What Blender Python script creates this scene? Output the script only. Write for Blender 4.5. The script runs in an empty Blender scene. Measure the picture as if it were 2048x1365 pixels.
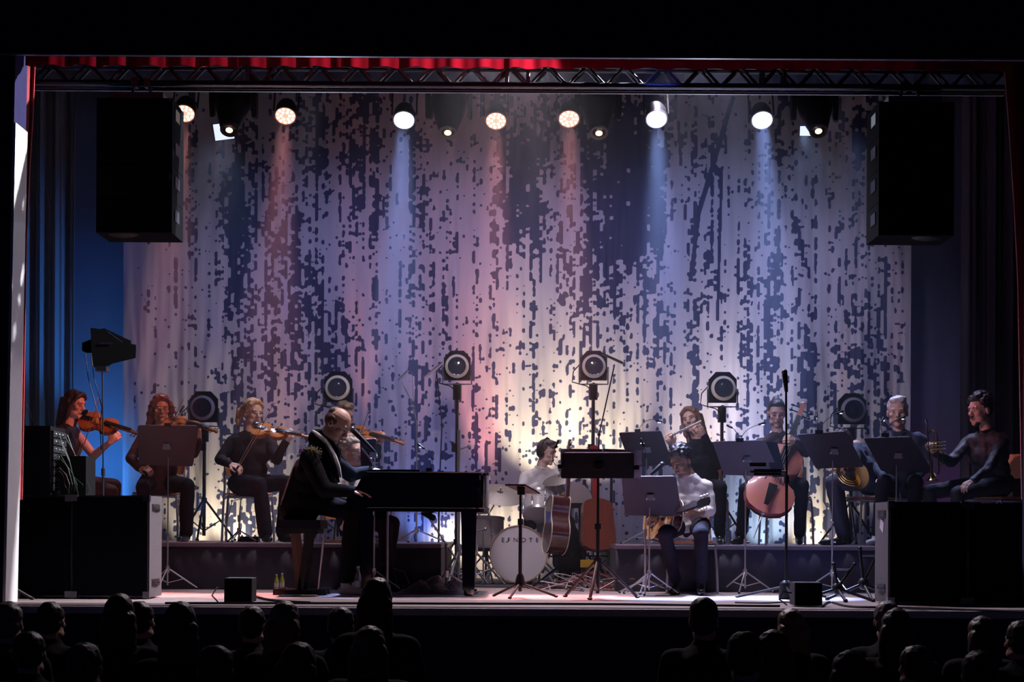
import bpy, math, random
import numpy as np
from mathutils import Vector, Matrix, noise
random.seed(7); rng = np.random.default_rng(11)
V = Vector; PI = math.pi
SC = bpy.context.scene; COL = SC.collection
# ------------------------------------------------------------------ camera
FPX = 3440.0; HX, HY = 1024.0, 1066.0; ROLL = 0.0055; EYE = 0.52
cam_data = bpy.data.cameras.new('camera'); cam = bpy.data.objects.new('camera', cam_data); COL.objects.link(cam)
cam_data.sensor_width = 36.0; cam_data.lens = FPX / 2048 * 36
cam_data.shift_y = (HY - 682.5) / 2048; cam_data.clip_start = .2; cam_data.clip_end = 80
cam.matrix_world = Matrix.Translation((0, 0, EYE)) @ Matrix.Rotation(PI/2, 4, 'X') @ Matrix.Rotation(ROLL, 4, 'Z')
SC.camera = cam

def at(px, py, D):
    u, v = px - HX, py - HY
    c, s = math.cos(ROLL), math.sin(ROLL)
    return V(((u*c + v*s) * D / FPX, D, EYE - (-u*s + v*c) * D / FPX))
def floor_d(px, py, z=0.0):
    u, v = px - HX, py - HY
    return (EYE - z) * FPX / (-u*math.sin(ROLL) + v*math.cos(ROLL))
# ------------------------------------------------------------------ world, exposure
W = bpy.data.worlds.new('world'); SC.world = W; W.use_nodes = True
W.node_tree.nodes['Background'].inputs[0].default_value = (.12, .16, .6, 1)
W.node_tree.nodes['Background'].inputs[1].default_value = .025
SC.view_settings.view_transform = 'Standard'; SC.view_settings.look = 'None'
SC.view_settings.gamma = 1; SC.view_settings.use_curve_mapping = False
SC.view_settings.exposure = 0.0
try:
    cy = SC.cycles
    cy.use_denoising = True; cy.max_bounces = 5; cy.diffuse_bounces = 2; cy.glossy_bounces = 2
    cy.transmission_bounces = 5; cy.volume_bounces = 0; cy.transparent_max_bounces = 6
    cy.sample_clamp_indirect = 3; cy.caustics_reflective = False; cy.caustics_refractive = False
except Exception:
    pass
# ------------------------------------------------------------------ unseen lights: rig spots, floor uplighters and added fills
def spot(name, loc, tgt, col, watt, ang, blend=.6, rad=.06):
    d = bpy.data.lights.new(name, 'SPOT'); d.energy = watt; d.color = col; d.spot_size = math.radians(ang)
    d.spot_blend = blend; d.shadow_soft_size = rad
    o = bpy.data.objects.new(name, d); COL.objects.link(o); o.location = loc
    o.rotation_euler = (V(tgt) - V(loc)).to_track_quat('-Z', 'Y').to_euler()
    return o
MAUVE = (.56, .37, .90); BLUE = (.12, .28, 1.0); COOL = (.45, .58, 1.0); PINK = (1.0, .36, .30); CREAM = (1.0, .86, .58)
WARM = (1.0, .40, .26); ROSE = (1.0, .45, .50)
# wash on the printed cloth, from the upper truss
for i, (px, c, w, a) in enumerate([(420, (.42, .38, .84), 44, 46), (600, (.34, .38, .95), 62, 75), (820, (.40, .42, 1), 66, 80), (1030, (.60, .42, .80), 76, 80),
                                (1230, (.34, .38, 1), 56, 80), (1440, (.34, .44, 1), 110, 80), (1640, (.50, .46, .85), 76, 50)]):
    spot('wash_lamp', at(px, 150, 16.4), at(px, 640, 19), c, w, a, 1.0, .25)
for px, c, w in [(600, (.36, .38, 1), 95), (1030, (.8, .60, .72), 230), (1500, (.42, .44, 1), 120)]:
    spot('front_wash_lamp', (at(px, 100, 13.4).x, 13.4, 4.5), at(px, 800, 19), c, w, 40, 1.0, .25)
# uplighters on the floor behind the risers
for px, py, c, w, a, dd in [(300, 560, ROSE, 90, 13, .30), (470, 1000, CREAM, 60, 80, .38), (385, 1010, CREAM, 30, 70, .38), (560, 1000, CREAM, 22, 70, .38), (722, 560, PINK, 380, 12, .34),
                     (860, 990, BLUE, 40, 70, .5), (840, 640, PINK, 180, 11, .3), (965, 640, PINK, 520, 24, .4), (1075, 820, CREAM, 260, 46, .9), (1292, 560, (1, .62, .42), 240, 11, .32), (1010, 1080, CREAM, 60, 70, .9),
                     (1200, 840, CREAM, 220, 44, .9), (1395, 830, (1, .85, .75), 190, 40, .8), (1535, 990, (.5, .75, 1), 45, 70, .4), (1630, 1000, CREAM, 60, 80, .38),
                     (1690, 520, (1, .6, .55), 120, 12, .32), (1790, 520, ROSE, 90, 9, .32), (1440, 560, (.8, .8, 1), 90, 16, .4), (1560, 520, (1, .8, .75), 70, 10, .3), (1050, 500, (1, .85, .8), 120, 12, .3), (610, 620, (1, .7, .75), 80, 12, .3), (420, 640, (1, .75, .7), 60, 14, .3), (1500, 800, (.75, .75, 1), 150, 40, .9), (900, 1080, CREAM, 40, 60, .6), (560, 760, ROSE, 50, 22, .7), (1430, 1000, (.6, .75, 1), 24, 70, .38)]:
    b = at(px, 1080, 19-dd); spot('uplighter_lamp', (b.x, 19-dd, .12 if dd < .6 else .5), at(px + 4, py, 19), c, w, a, .9, .05)
# side colour on the wing cloths
b = at(175, 1000, 18.4); spot('blue_side_lamp', (b.x, 18.3, .3), at(200, 860, 19.5), (.05, .30, 1), 170, 60, 1.0, .15)
spot('blue_side_lamp', at(150, 150, 17.6), at(160, 700, 19.5), (.02, .12, 1), 26, 50, 1.0, .2)
spot('blue_side_lamp', (at(420, 900, 16).x, 16.3, .6), at(95, 620, 17.2), (.05, .30, 1), 230, 34, 1.0, .03)
b = at(150, 1000, 17.0); spot('blue_side_lamp', (b.x, 16.95, .5), at(95, 700, 17.2), (.12, .45, 1), 16, 70, 1.0, .02)
b = at(1850, 1000, 18.4); spot('blue_side_lamp', (b.x, 18.3, .3), at(1856, 640, 19.5), (.2, .08, 1), 9, 40, 1.0, .2)
b = at(1890, 1000, 17.9); spot('violet_side_lamp', (b.x, 17.9, .3), at(1930, 860, 19.2), (.5, .06, .45), 44, 80, 1.0, .2)
# unseen lights on the players and set, from the truss, the upper pipe and the wings
for px, py, D, c, w, a in [(500, 900, 15.8, (1, .82, .9), 230, 22), (650, 880, 14.3, (1, .75, .8), 90, 15), (1060, 980, 17.3, (1, .86, .95), 300, 24), (1385, 960, 15.0, (.85, .76, 1), 720, 20),
                           (1560, 920, 15.8, (.62, .66, 1), 330, 24), (1800, 900, 15.9, (.75, .66, 1), 360, 20), (1950, 900, 15.8, (.7, .6, 1), 260, 18), (300, 900, 15.7, (1, .45, .35), 240, 20)]:
    p = at(px, py, D); spot('top_lamp', (p.x*.82+.1, D+.9, 5.0), p, c, w, a, .8, .10)
for px, py, D, c, w, a, sx in [(500, 880, 15.8, (1, .74, .72), 330, 13, 1.2), (1385, 860, 16.1, (1, .8, .86), 240, 11, .4), (1560, 860, 15.8, (.8, .7, 1), 240, 11, .4), (1800, 840, 15.9, (1, .7, .86), 330, 11, .2),
                               (1090, 960, 17.4, (1, .85, .95), 300, 12, .6), (1370, 980, 14.9, (.95, .78, 1), 160, 10, .5), (690, 870, 14.5, (1, .5, .55), 100, 8, 1.6), (720, 915, 15.0, (1, .85, .9), 330, 5, 1.9), (1050, 1090, 17.0, (.95, .82, .95), 420, 7.5, .1), (310, 880, 15.7, (1, .5, .45), 130, 9, 1.4), (1190, 1060, 16.2, (1, .7, .7), 40, 6, .3), (675, 776, 17.8, (1, .88, .8), 620, 3.4, .6), (914, 733, 17.8, (1, .88, .8), 420, 3.2, .2), (1188, 733, 17.8, (1, .88, .85), 420, 3.2, -.2), (1447, 777, 17.8, (1, .9, .85), 700, 3.4, .3)]:  # narrowest ones are added only to brighten the round lamps' rings
    spot('key_light', (sx if px < 1000 else -sx, 12.95, 4.35), at(px, py, D), c, w, a, .7, .08)
spot('red_side_lamp', (-.4, 13.6, 4.0), at(150, 860, 15.7), (1, .20, .12), 520, 12, .8, .05)
spot('red_side_lamp', (-.2, 13.6, 4.0), at(330, 850, 15.7), (1, .26, .18), 280, 10, .8, .05)
spot('red_side_lamp', (-1.0, 14.0, 3.6), at(1965, 840, 15.7), (1, .30, .34), 420, 9, .8, .05)
spot('blue_key_lamp', (3.4, 17.2, 4.6), at(1760, 930, 15.8), (.35, .48, 1), 330, 36, .9, .1)
spot('floor_fill_light', (0, 15.0, 5.2), (0, 13.3, 0), (1, .84, .9), 1100, 100, 1, .2)  # unseen overhead spots that brighten the stage floor
spot('floor_fill_light', (1.6, 15.0, 5.2), (2.0, 13.3, 0), (.75, .74, 1), 700, 70, 1, .2)
spot('blue_riser_lamp', (1.0, 12.95, 4.2), at(1600, 1130, 15.3), (.10, .16, 1), 420, 17, 1, .2)
spot('reveal_fill_light', (2.6, 12.3, 2.6), (-3.5, 12.35, 2.4), (.85, .85, 1), 130, 40, 1, .05)  # weak fill added to lift the dark top of the reveal
spot('proscenium_lamp', (1.5, 13.27, 4.55), (-3.6, 12.38, 1.7), (1, .97, 1), 2600, 50, .3, .012)
spot('truss_glint_light', (-1.6, 14.35, 2.7), (-1.6, 13.05, 3.9), (.75, .85, 1), 34, 150, 1, .05)  # unseen pair added to put glints on the truss from below
spot('truss_glint_light', (1.6, 14.35, 2.7), (1.6, 13.05, 3.9), (.75, .85, 1), 30, 150, 1, .05)
spot('audience_glow_fill', (0, 11.6, 4.4), (0, 8.6, -.2), (.40, .16, .40), 3.6, 150, 1, .4)  # unseen dim light added over the heads of the audience

# ------------------------------------------------------------------ materials
MATS = {}
def M(name, col, rough=.55, metal=0.0, var=.18, scale=14, bump=0.0, emis=None, es=1.0, coat=0.0, spec=.5, stretch=None, alpha=None, trans=0.0, sheen=0.0):
    if name in MATS: return MATS[name]
    m = bpy.data.materials.new(name); m.use_nodes = True; MATS[name] = m
    nt = m.node_tree; N, L = nt.nodes, nt.links; p = N['Principled BSDF']
    p.inputs['Roughness'].default_value = rough; p.inputs['Metallic'].default_value = metal
    p.inputs['Coat Weight'].default_value = coat; p.inputs['Specular IOR Level'].default_value = spec
    p.inputs['Transmission Weight'].default_value = trans; p.inputs['Sheen Weight'].default_value = sheen
    tc = N.new('ShaderNodeTexCoord'); nz = N.new('ShaderNodeTexNoise'); nz.inputs['Scale'].default_value = scale
    nz.inputs['Detail'].default_value = 3
    src = tc.outputs['Object']
    if stretch:
        mp = N.new('ShaderNodeMapping'); mp.inputs['Scale'].default_value = stretch; L.new(src, mp.inputs[0]); src = mp.outputs[0]
    L.new(src, nz.inputs['Vector'])
    mx = N.new('ShaderNodeMix'); mx.data_type = 'RGBA'
    c = V(col); mx.inputs[6].default_value = (*[max(0, x*(1-var)) for x in c], 1); mx.inputs[7].default_value = (*[min(1, x*(1+var)) for x in c], 1)
    L.new(nz.outputs[0], mx.inputs[0]); L.new(mx.outputs[2], p.inputs['Base Color'])
    if bump:
        b = N.new('ShaderNodeBump'); b.inputs['Strength'].default_value = bump; b.inputs['Distance'].default_value = .01
        L.new(nz.outputs[0], b.inputs['Height']); L.new(b.outputs[0], p.inputs['Normal'])
    if emis:
        p.inputs['Emission Color'].default_value = (*emis, 1); p.inputs['Emission Strength'].default_value = es
    return m
BLACK = M('black_plastic', (.005, .005, .007), .5, spec=.35)
FLAT = M('black_paint', (.006, .006, .008), .85, spec=.15)
GLOSS = M('black_lacquer', (.002, .002, .003), .08, coat=1, var=.05)
CHROME = M('chrome', (.78, .78, .84), .30, .85, var=.08)
DCHROME = M('dark_steel', (.12, .12, .14), .35, .9)
SEATW = M('orange_plywood', (.42, .17, .07), .35, 0, .3, 6, stretch=(1, 12, 12), coat=.4)
STANDM = M('music_stand_steel', (.012, .008, .020), .5, .05, spec=.3); STANDP = M('stand_steel_purple_sheen', (.045, .035, .065), .5, .05, spec=.3)  # second steel has the purple sheen of the light in its colour
PAPER = M('paper', (.55, .5, .62), .8, var=.06)

# ------------------------------------------------------------------ mesh building
OFF = {}
def frame(z, x=None):
    z = V(z).normalized()
    if x is None: x = V((1, 0, 0)) if abs(z.x) < .9 else V((0, 1, 0))
    x = V(x); x = (x - z * x.dot(z)).normalized(); y = z.cross(x)
    return Matrix((x, y, z)).transposed()
class MB:
    def __init__(s): s.v = []; s.f = []
    def add(s, vs, fs):
        b = len(s.v); s.v += [V(p) for p in vs]; s.f += [tuple(b+i for i in f) for f in fs]; return s
    def box(s, c, size, R=None, taper=1.0):
        c = V(c); h = V(size) / 2; vs = []
        for z in (-1, 1):
            t = taper if z > 0 else 1
            for x, y in ((-1, -1), (1, -1), (1, 1), (-1, 1)):
                p = V((x*h.x*t, y*h.y*t, z*h.z)); vs.append(c + (R @ p if R else p))
        return s.add(vs, [(3, 2, 1, 0), (4, 5, 6, 7), (0, 1, 5, 4), (1, 2, 6, 5), (2, 3, 7, 6), (3, 0, 4, 7)])
    def rings(s, rings, closed=False, caps=True):
        b = len(s.v); n = len(rings[0])
        for r in rings: s.v += [V(p) for p in r]
        k = len(rings)
        for i in range(k if closed else k-1):
            a0 = b + i*n; a1 = b + ((i+1) % k)*n
            for j in range(n):
                j2 = (j+1) % n; s.f.append((a0+j, a0+j2, a1+j2, a1+j))
        if caps and not closed:
            s.f.append(tuple(b+j for j in range(n))[::-1]); s.f.append(tuple(b+(k-1)*n+j for j in range(n)))
        return s
    def tube(s, p0, p1, r0, r1=None, n=8):
        p0, p1 = V(p0), V(p1); r1 = r0 if r1 is None else r1
        if (p1-p0).length < 1e-6: return s
        F = frame(p1-p0)
        return s.rings([[p + F @ V((r*math.cos(2*PI*j/n), r*math.sin(2*PI*j/n), 0)) for j in range(n)] for p, r in ((p0, r0), (p1, r1))])
    def path(s, pts, r, n=6, closed=False):
        pts = [V(p) for p in pts]; rs = r if isinstance(r, (list, tuple)) else [r]*len(pts); R = []; up = None
        for i, p in enumerate(pts):
            d = (pts[(i+1) % len(pts)] if (closed or i < len(pts)-1) else p) - (pts[i-1] if (closed or i) else p)
            if d.length < 1e-9: d = V((0, 0, 1))
            F = frame(d, up); up = F.col[0].copy()
            R.append([p + F @ V((rs[i]*math.cos(2*PI*j/n), rs[i]*math.sin(2*PI*j/n), 0)) for j in range(n)])
        return s.rings(R, closed)
    def lathe(s, prof, o=(0, 0, 0), axis=(0, 0, 1), n=20, ring=False):
        F = frame(axis); o = V(o)
        return s.rings([[o + F @ V((max(r, 1e-4)*math.cos(2*PI*j/n), max(r, 1e-4)*math.sin(2*PI*j/n), h)) for j in range(n)] for r, h in prof], ring)
    def ball(s, c, r, R=None, n=12, m=8):
        c = V(c); r = V(r) if hasattr(r, '__len__') else V((r, r, r)); rs = []
        for i in range(m+1):
            t = PI*(i/m) if 0 < i < m else (.06 if i == 0 else PI-.06)
            rs.append([c + (R @ V((r.x*math.sin(t)*math.cos(a), r.y*math.sin(t)*math.sin(a), -r.z*math.cos(t))) if R else
                       V((r.x*math.sin(t)*math.cos(a), r.y*math.sin(t)*math.sin(a), -r.z*math.cos(t)))) for a in [2*PI*j/n for j in range(n)]])
        return s.rings(rs)
    def cap(s, p0, p1, r0, r1=None, n=12):      # capsule with rounded ends
        p0, p1 = V(p0), V(p1); r1 = r0 if r1 is None else r1; d = p1-p0
        if d.length < 1e-5: return s.ball(p0, r0)
        F = frame(d); rs = []
        for sgn, p, r in ((-1, p0, r0), (1, p1, r1)):
            for t in ((-1.5, -1.0, -.5, 0) if sgn < 0 else (0, .5, 1.0, 1.5)):
                rs.append([p + F @ V((r*math.cos(t)*math.cos(a), r*math.cos(t)*math.sin(a), r*math.sin(t))) for a in [2*PI*j/n for j in range(n)]])
        return s.rings(rs)
    def prism(s, poly, F, o, t0, t1, bev=0.0):  # polygon in the x,y of frame F, extruded along its z
        o = V(o); c = V((sum(p[0] for p in poly)/len(poly), sum(p[1] for p in poly)/len(poly), 0)); R = []
        lv = [(1, t0), (1, t1)] if not bev else [(1-bev, t0), (1, t0+(t1-t0)*.18), (1, t0+(t1-t0)*.82), (1-bev, t1)]
        for k, t in lv: R.append([o + F @ V((c.x+(p[0]-c.x)*k, c.y+(p[1]-c.y)*k, t)) for p in poly])
        return s.rings(R)
    def mesh(s, name, off=None, smooth=35):
        me = bpy.data.meshes.new(name); off = off or V((0, 0, 0))
        me.from_pydata([tuple(p-off) for p in s.v], [], s.f); me.validate()
        if smooth:
            me.shade_smooth(); me.set_sharp_from_angle(angle=math.radians(smooth))
        return me
    def build(s, name, mat, parent=None, smooth=35, loc=None):
        off = OFF.get(parent.name, V((0, 0, 0))) if parent else (V(loc) if loc is not None else V((0, 0, 0)))
        me = s.mesh(name, off, smooth); me.materials.append(mat)
        return link(name, me, parent, off)
def link(name, me, parent, off):
    o = bpy.data.objects.new(name, me); COL.objects.link(o)
    if parent: o.parent = parent
    else: o.location = off
    OFF[o.name] = V(off); return o
def tag(o, label=None, cat=None, group=None, kind=None):
    if label: o['label'] = label
    if cat: o['category'] = cat
    if group: o['group'] = group
    if kind: o['kind'] = kind
    return o
def thing(name, loc, label, cat, group=None):
    o = bpy.data.objects.new(name, None); COL.objects.link(o); o.location = loc; o.empty_display_size = .1
    OFF[o.name] = V(loc); return tag(o, label, cat, group)
def kids(o): return [c for c in bpy.data.objects if c.parent == o]
def dup(o, loc=None, rotz=None, label=None, group=None, parent=None):
    c = o.copy(); COL.objects.link(c)
    if parent: c.parent = parent
    for k in kids(o): dup(k, parent=c)
    if loc is not None: c.location = loc
    if rotz is not None: c.rotation_euler = (0, 0, rotz)
    if label: c['label'] = label
    if group: c['group'] = group
    return c
def blob(mb, name, mat, parent, voxel=.008, smooth=2, disp=0, dscale=20, seed=0):   # one continuous surface out of overlapping volumes
    me = mb.mesh('tmp', OFF.get(parent.name) if parent else None, 0)
    t = bpy.data.objects.new('tmp', me); COL.objects.link(t)
    r = t.modifiers.new('r', 'REMESH'); r.mode = 'VOXEL'; r.voxel_size = voxel
    if smooth:
        q = t.modifiers.new('s', 'SMOOTH'); q.factor = .5; q.iterations = smooth
    dg = bpy.context.evaluated_depsgraph_get(); dg.update()
    out = bpy.data.meshes.new_from_object(t.evaluated_get(dg)); out.name = name
    bpy.data.objects.remove(t); bpy.data.meshes.remove(me)
    if disp:
        n = len(out.vertices); co = np.empty(n*3, np.float32); no = np.empty(n*3, np.float32)
        out.vertices.foreach_get('co', co); out.vertices.foreach_get('normal', no); co = co.reshape(-1, 3); no = no.reshape(-1, 3)
        d = np.array([noise.noise(V((x*dscale+seed, y*dscale, z*dscale))) for x, y, z in co.tolist()], np.float32)
        out.vertices.foreach_set('co', (co + no*(d*disp)[:, None]).ravel()); out.update()
    out.shade_smooth(); out.materials.clear(); out.materials.append(mat)
    return link(name, out, parent, OFF.get(parent.name) if parent else V((0, 0, 0)))
# ------------------------------------------------------------------ the room
def struct(name, mb, mat, smooth=35, label=None):
    o = mb.build(name, mat, smooth=smooth); o['kind'] = 'structure'
    if label: o['label'] = label
    return o
WALLB = M('dark_house_wall', (.030, .028, .085), .9, spec=.1)
WALLW = M('white_plaster', (.82, .82, .86), .8, var=.04)
FLOORM = M('pale_stage_boards', (.42, .34, .34), .42, var=.25, scale=3, stretch=(.6, 9, 9), coat=.15)
SKIRT = M('dark_riser_cloth', (.030, .028, .05), .8, var=.4, scale=5, bump=.4)
YB = 19.9
struct('floor', MB().box((0, 5.9, -1.25), (16, 14, .2)), M('dark_hall_carpet', (.01, .008, .01), .95))
front = [(-8, 12.02), (8, 12.02), (8, YB), (-8, YB)]
# stage deck: boards laid side by side
deck = thing('stage_floor', (0, 12.02, -.04), 'pale wooden stage floor in front of and under the players', 'floor'); deck['kind'] = 'structure'
del deck['category']
bw = .30
y = 12.02; k = 0
pal = [FLOORM, M('pale_stage_boards_pink', (.44, .33, .34), .4, var=.25, scale=3, stretch=(.6, 9, 9), coat=.15)]
while y < 19.9:
    MB().box((0, y + bw/2, -.02), (15.6, bw - .006, .04)).build('plank', pal[k % 2], deck); y += bw; k += 1
MB().box((0, 16, -.08), (15.6, 7.9, .08)).build('deck_base', FLAT, deck)
struct('wall_stage_front', MB().box((0, 12.06, -.62), (16, .1, 1.1)), WALLB)
MB().box((0, 11.985, -.035), (15.6, .035, .05)).build('trim_1', M('white_edge_strip', (.75, .72, .74), .5, var=.05))['kind'] = 'structure'
# proscenium walls
xl = at(26, 600, 12.2).x
wl = struct('wall_left', MB().box((xl - 2.5, 12.35, 1.9), (5, .3, 6.2)), WALLB)
wr = struct('wall_left_reveal', MB().box((xl + .005, 12.34, 1.7), (.02, .30, 3.42)), WALLW)
for o in (wl, wr):
    for v in o.data.vertices: v.co.x += (v.co.z-3.4)*.016
struct('wall_right', MB().box((-xl + 2.66, 12.35, 1.9), (5, .3, 6.2)), WALLB)
zt = at(1000, 113, 12.2).z
struct('wall_header', MB().box((0, 12.23, zt + 1.0), (12, .06, 2.0)), WALLB)
MB().box((0, 12.19, zt - .006), (7.3, .03, .012)).build('trim_2', M('grey_metal_edge', (.3, .3, .36), .4, .6))['kind'] = 'structure'
struct('wall_side_left', MB().box((-7.9, 16, 2.2), (.1, 8, 5.4)), FLAT)
struct('wall_side_right', MB().box((7.9, 16, 2.2), (.1, 8, 5.4)), FLAT)
struct('wall_back', MB().box((0, 20.1, 2.6), (15.9, .1, 6.2)), FLAT)
struct('ceiling', MB().box((0, 10, 6.0), (16, 20, .1)), FLAT)

def cloth(name, xa, xb, z0, z1, D, amp, wl, mat, nx=160, nz=16, lean=0, seed=0, hem=0):
    n = random.Random(seed); ph = [n.uniform(0, 6.3) for _ in range(4)]; vs = []; fs = []
    for j in range(nz+1):
        for i in range(nx+1):
            x = xa + (xb-xa)*i/nx; z = z0 + (z1-z0)*j/nz; t = x/wl*2*PI
            y = amp*(math.sin(t+ph[0]+.5*math.sin(t*.37+ph[1])) + .4*math.sin(2.3*t+ph[2]+.2*z))
            zz = z + (hem*math.sin(t+ph[0])*(1-j/nz) if hem else 0)
            vs.append((x + lean*(z-z0), D+y, zz))
    for j in range(nz):
        for i in range(nx): a = j*(nx+1)+i; fs.append((a, a+1, a+nx+2, a+nx+1))
    mb = MB().add(vs, fs); o = mb.build(name, mat, smooth=0); o.data.shade_smooth()
    if mat.name != 'translucent_red_velvet': o.modifiers.new('thickness', 'SOLIDIFY').thickness = .004
    return o
RED = M('red_velvet', (.35, .012, .02), .75, var=.2, sheen=.3)
REDT = M('translucent_red_velvet', (.16, .004, .008), .75, var=.2, scale=3)
_n = REDT.node_tree; _t = _n.nodes.new('ShaderNodeBsdfTranslucent'); _t.inputs[0].default_value = (.13, .003, .008, 1); _m = _n.nodes.new('ShaderNodeMixShader'); _m.inputs[0].default_value = .5
_n.links.new(_n.nodes['Principled BSDF'].outputs[0], _m.inputs[1]); _n.links.new(_t.outputs[0], _m.inputs[2]); _n.links.new(_m.outputs[0], _n.nodes['Material Output'].inputs[0])
g = cloth('valance_curtain', at(52, 120, 12.42).x, at(2012, 120, 12.42).x, at(1000, 136, 12.42).z, zt+.3, 12.42, .014, .24, REDT, 420, 8, seed=3, hem=.012)
tag(g, 'short red velvet valance with scalloped hem running under the stage header', 'curtain')
def edge_curtain(pts, D, label):
    mb = MB(); w = .03; L0 = []; n = len(pts)
    R = []
    for (pa, pb, py) in pts: 
        a = at(pa, py, D); b = at(pb, py, D)
        R.append([a, a.lerp(b, .33)+V((0, -w, 0)), a.lerp(b, .66)+V((0, w*.5, 0)), b, b+V((0, .02, 0)), a+V((0, .02, 0))])
    mb.rings(R); o = mb.build('tab_curtain', RED, smooth=60); tag(o, label, 'curtain', None)
    return o
edge_curtain([(51, 70, 122), (50, 66, 220), (49, 60, 320), (47, 53, 480), (40, 44, 1000)], 12.75, 'thin strip of red side curtain beside the white reveal at far left')
edge_curtain([(2008, 2075, 122), (2018, 2080, 250), (2028, 2085, 400), (2036, 2090, 560), (2044, 2095, 1000)], 12.75, 'dark red side curtain edge at the far right of the opening')
BORD = M('dark_blue_border_cloth', (.05, .07, .12), .9, var=.3)
g = cloth('border_curtain', -5.3, 5.3, at(1000, 184, 15.6).z, 5.9, 15.6, .03, .5, BORD, 260, 4, seed=5); tag(g, 'dark blue border cloth hanging behind the lattice truss', 'curtain')
# wing cloths
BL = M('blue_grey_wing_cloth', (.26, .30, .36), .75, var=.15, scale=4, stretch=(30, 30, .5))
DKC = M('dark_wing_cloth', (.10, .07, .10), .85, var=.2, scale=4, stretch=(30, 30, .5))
g = cloth('backing_cyclorama', -7.4, 7.4, 0.02, 5.8, 19.55, .02, 1.3, M('plain_cyclorama', (.36, .36, .42), .9, var=.05), 300, 10, seed=8); tag(g, 'plain flat cloth behind the printed backdrop, blue at its sides', 'curtain')
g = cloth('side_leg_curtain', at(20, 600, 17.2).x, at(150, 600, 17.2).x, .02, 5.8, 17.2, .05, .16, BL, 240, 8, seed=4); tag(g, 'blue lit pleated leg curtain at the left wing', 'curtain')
g = cloth('side_leg_curtain', at(1925, 600, 17.2).x, at(2110, 600, 17.2).x, .02, 5.8, 17.2, .05, .2, DKC, 240, 8, seed=6); tag(g, 'dark purple pleated leg curtain at the right wing', 'curtain')

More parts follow.
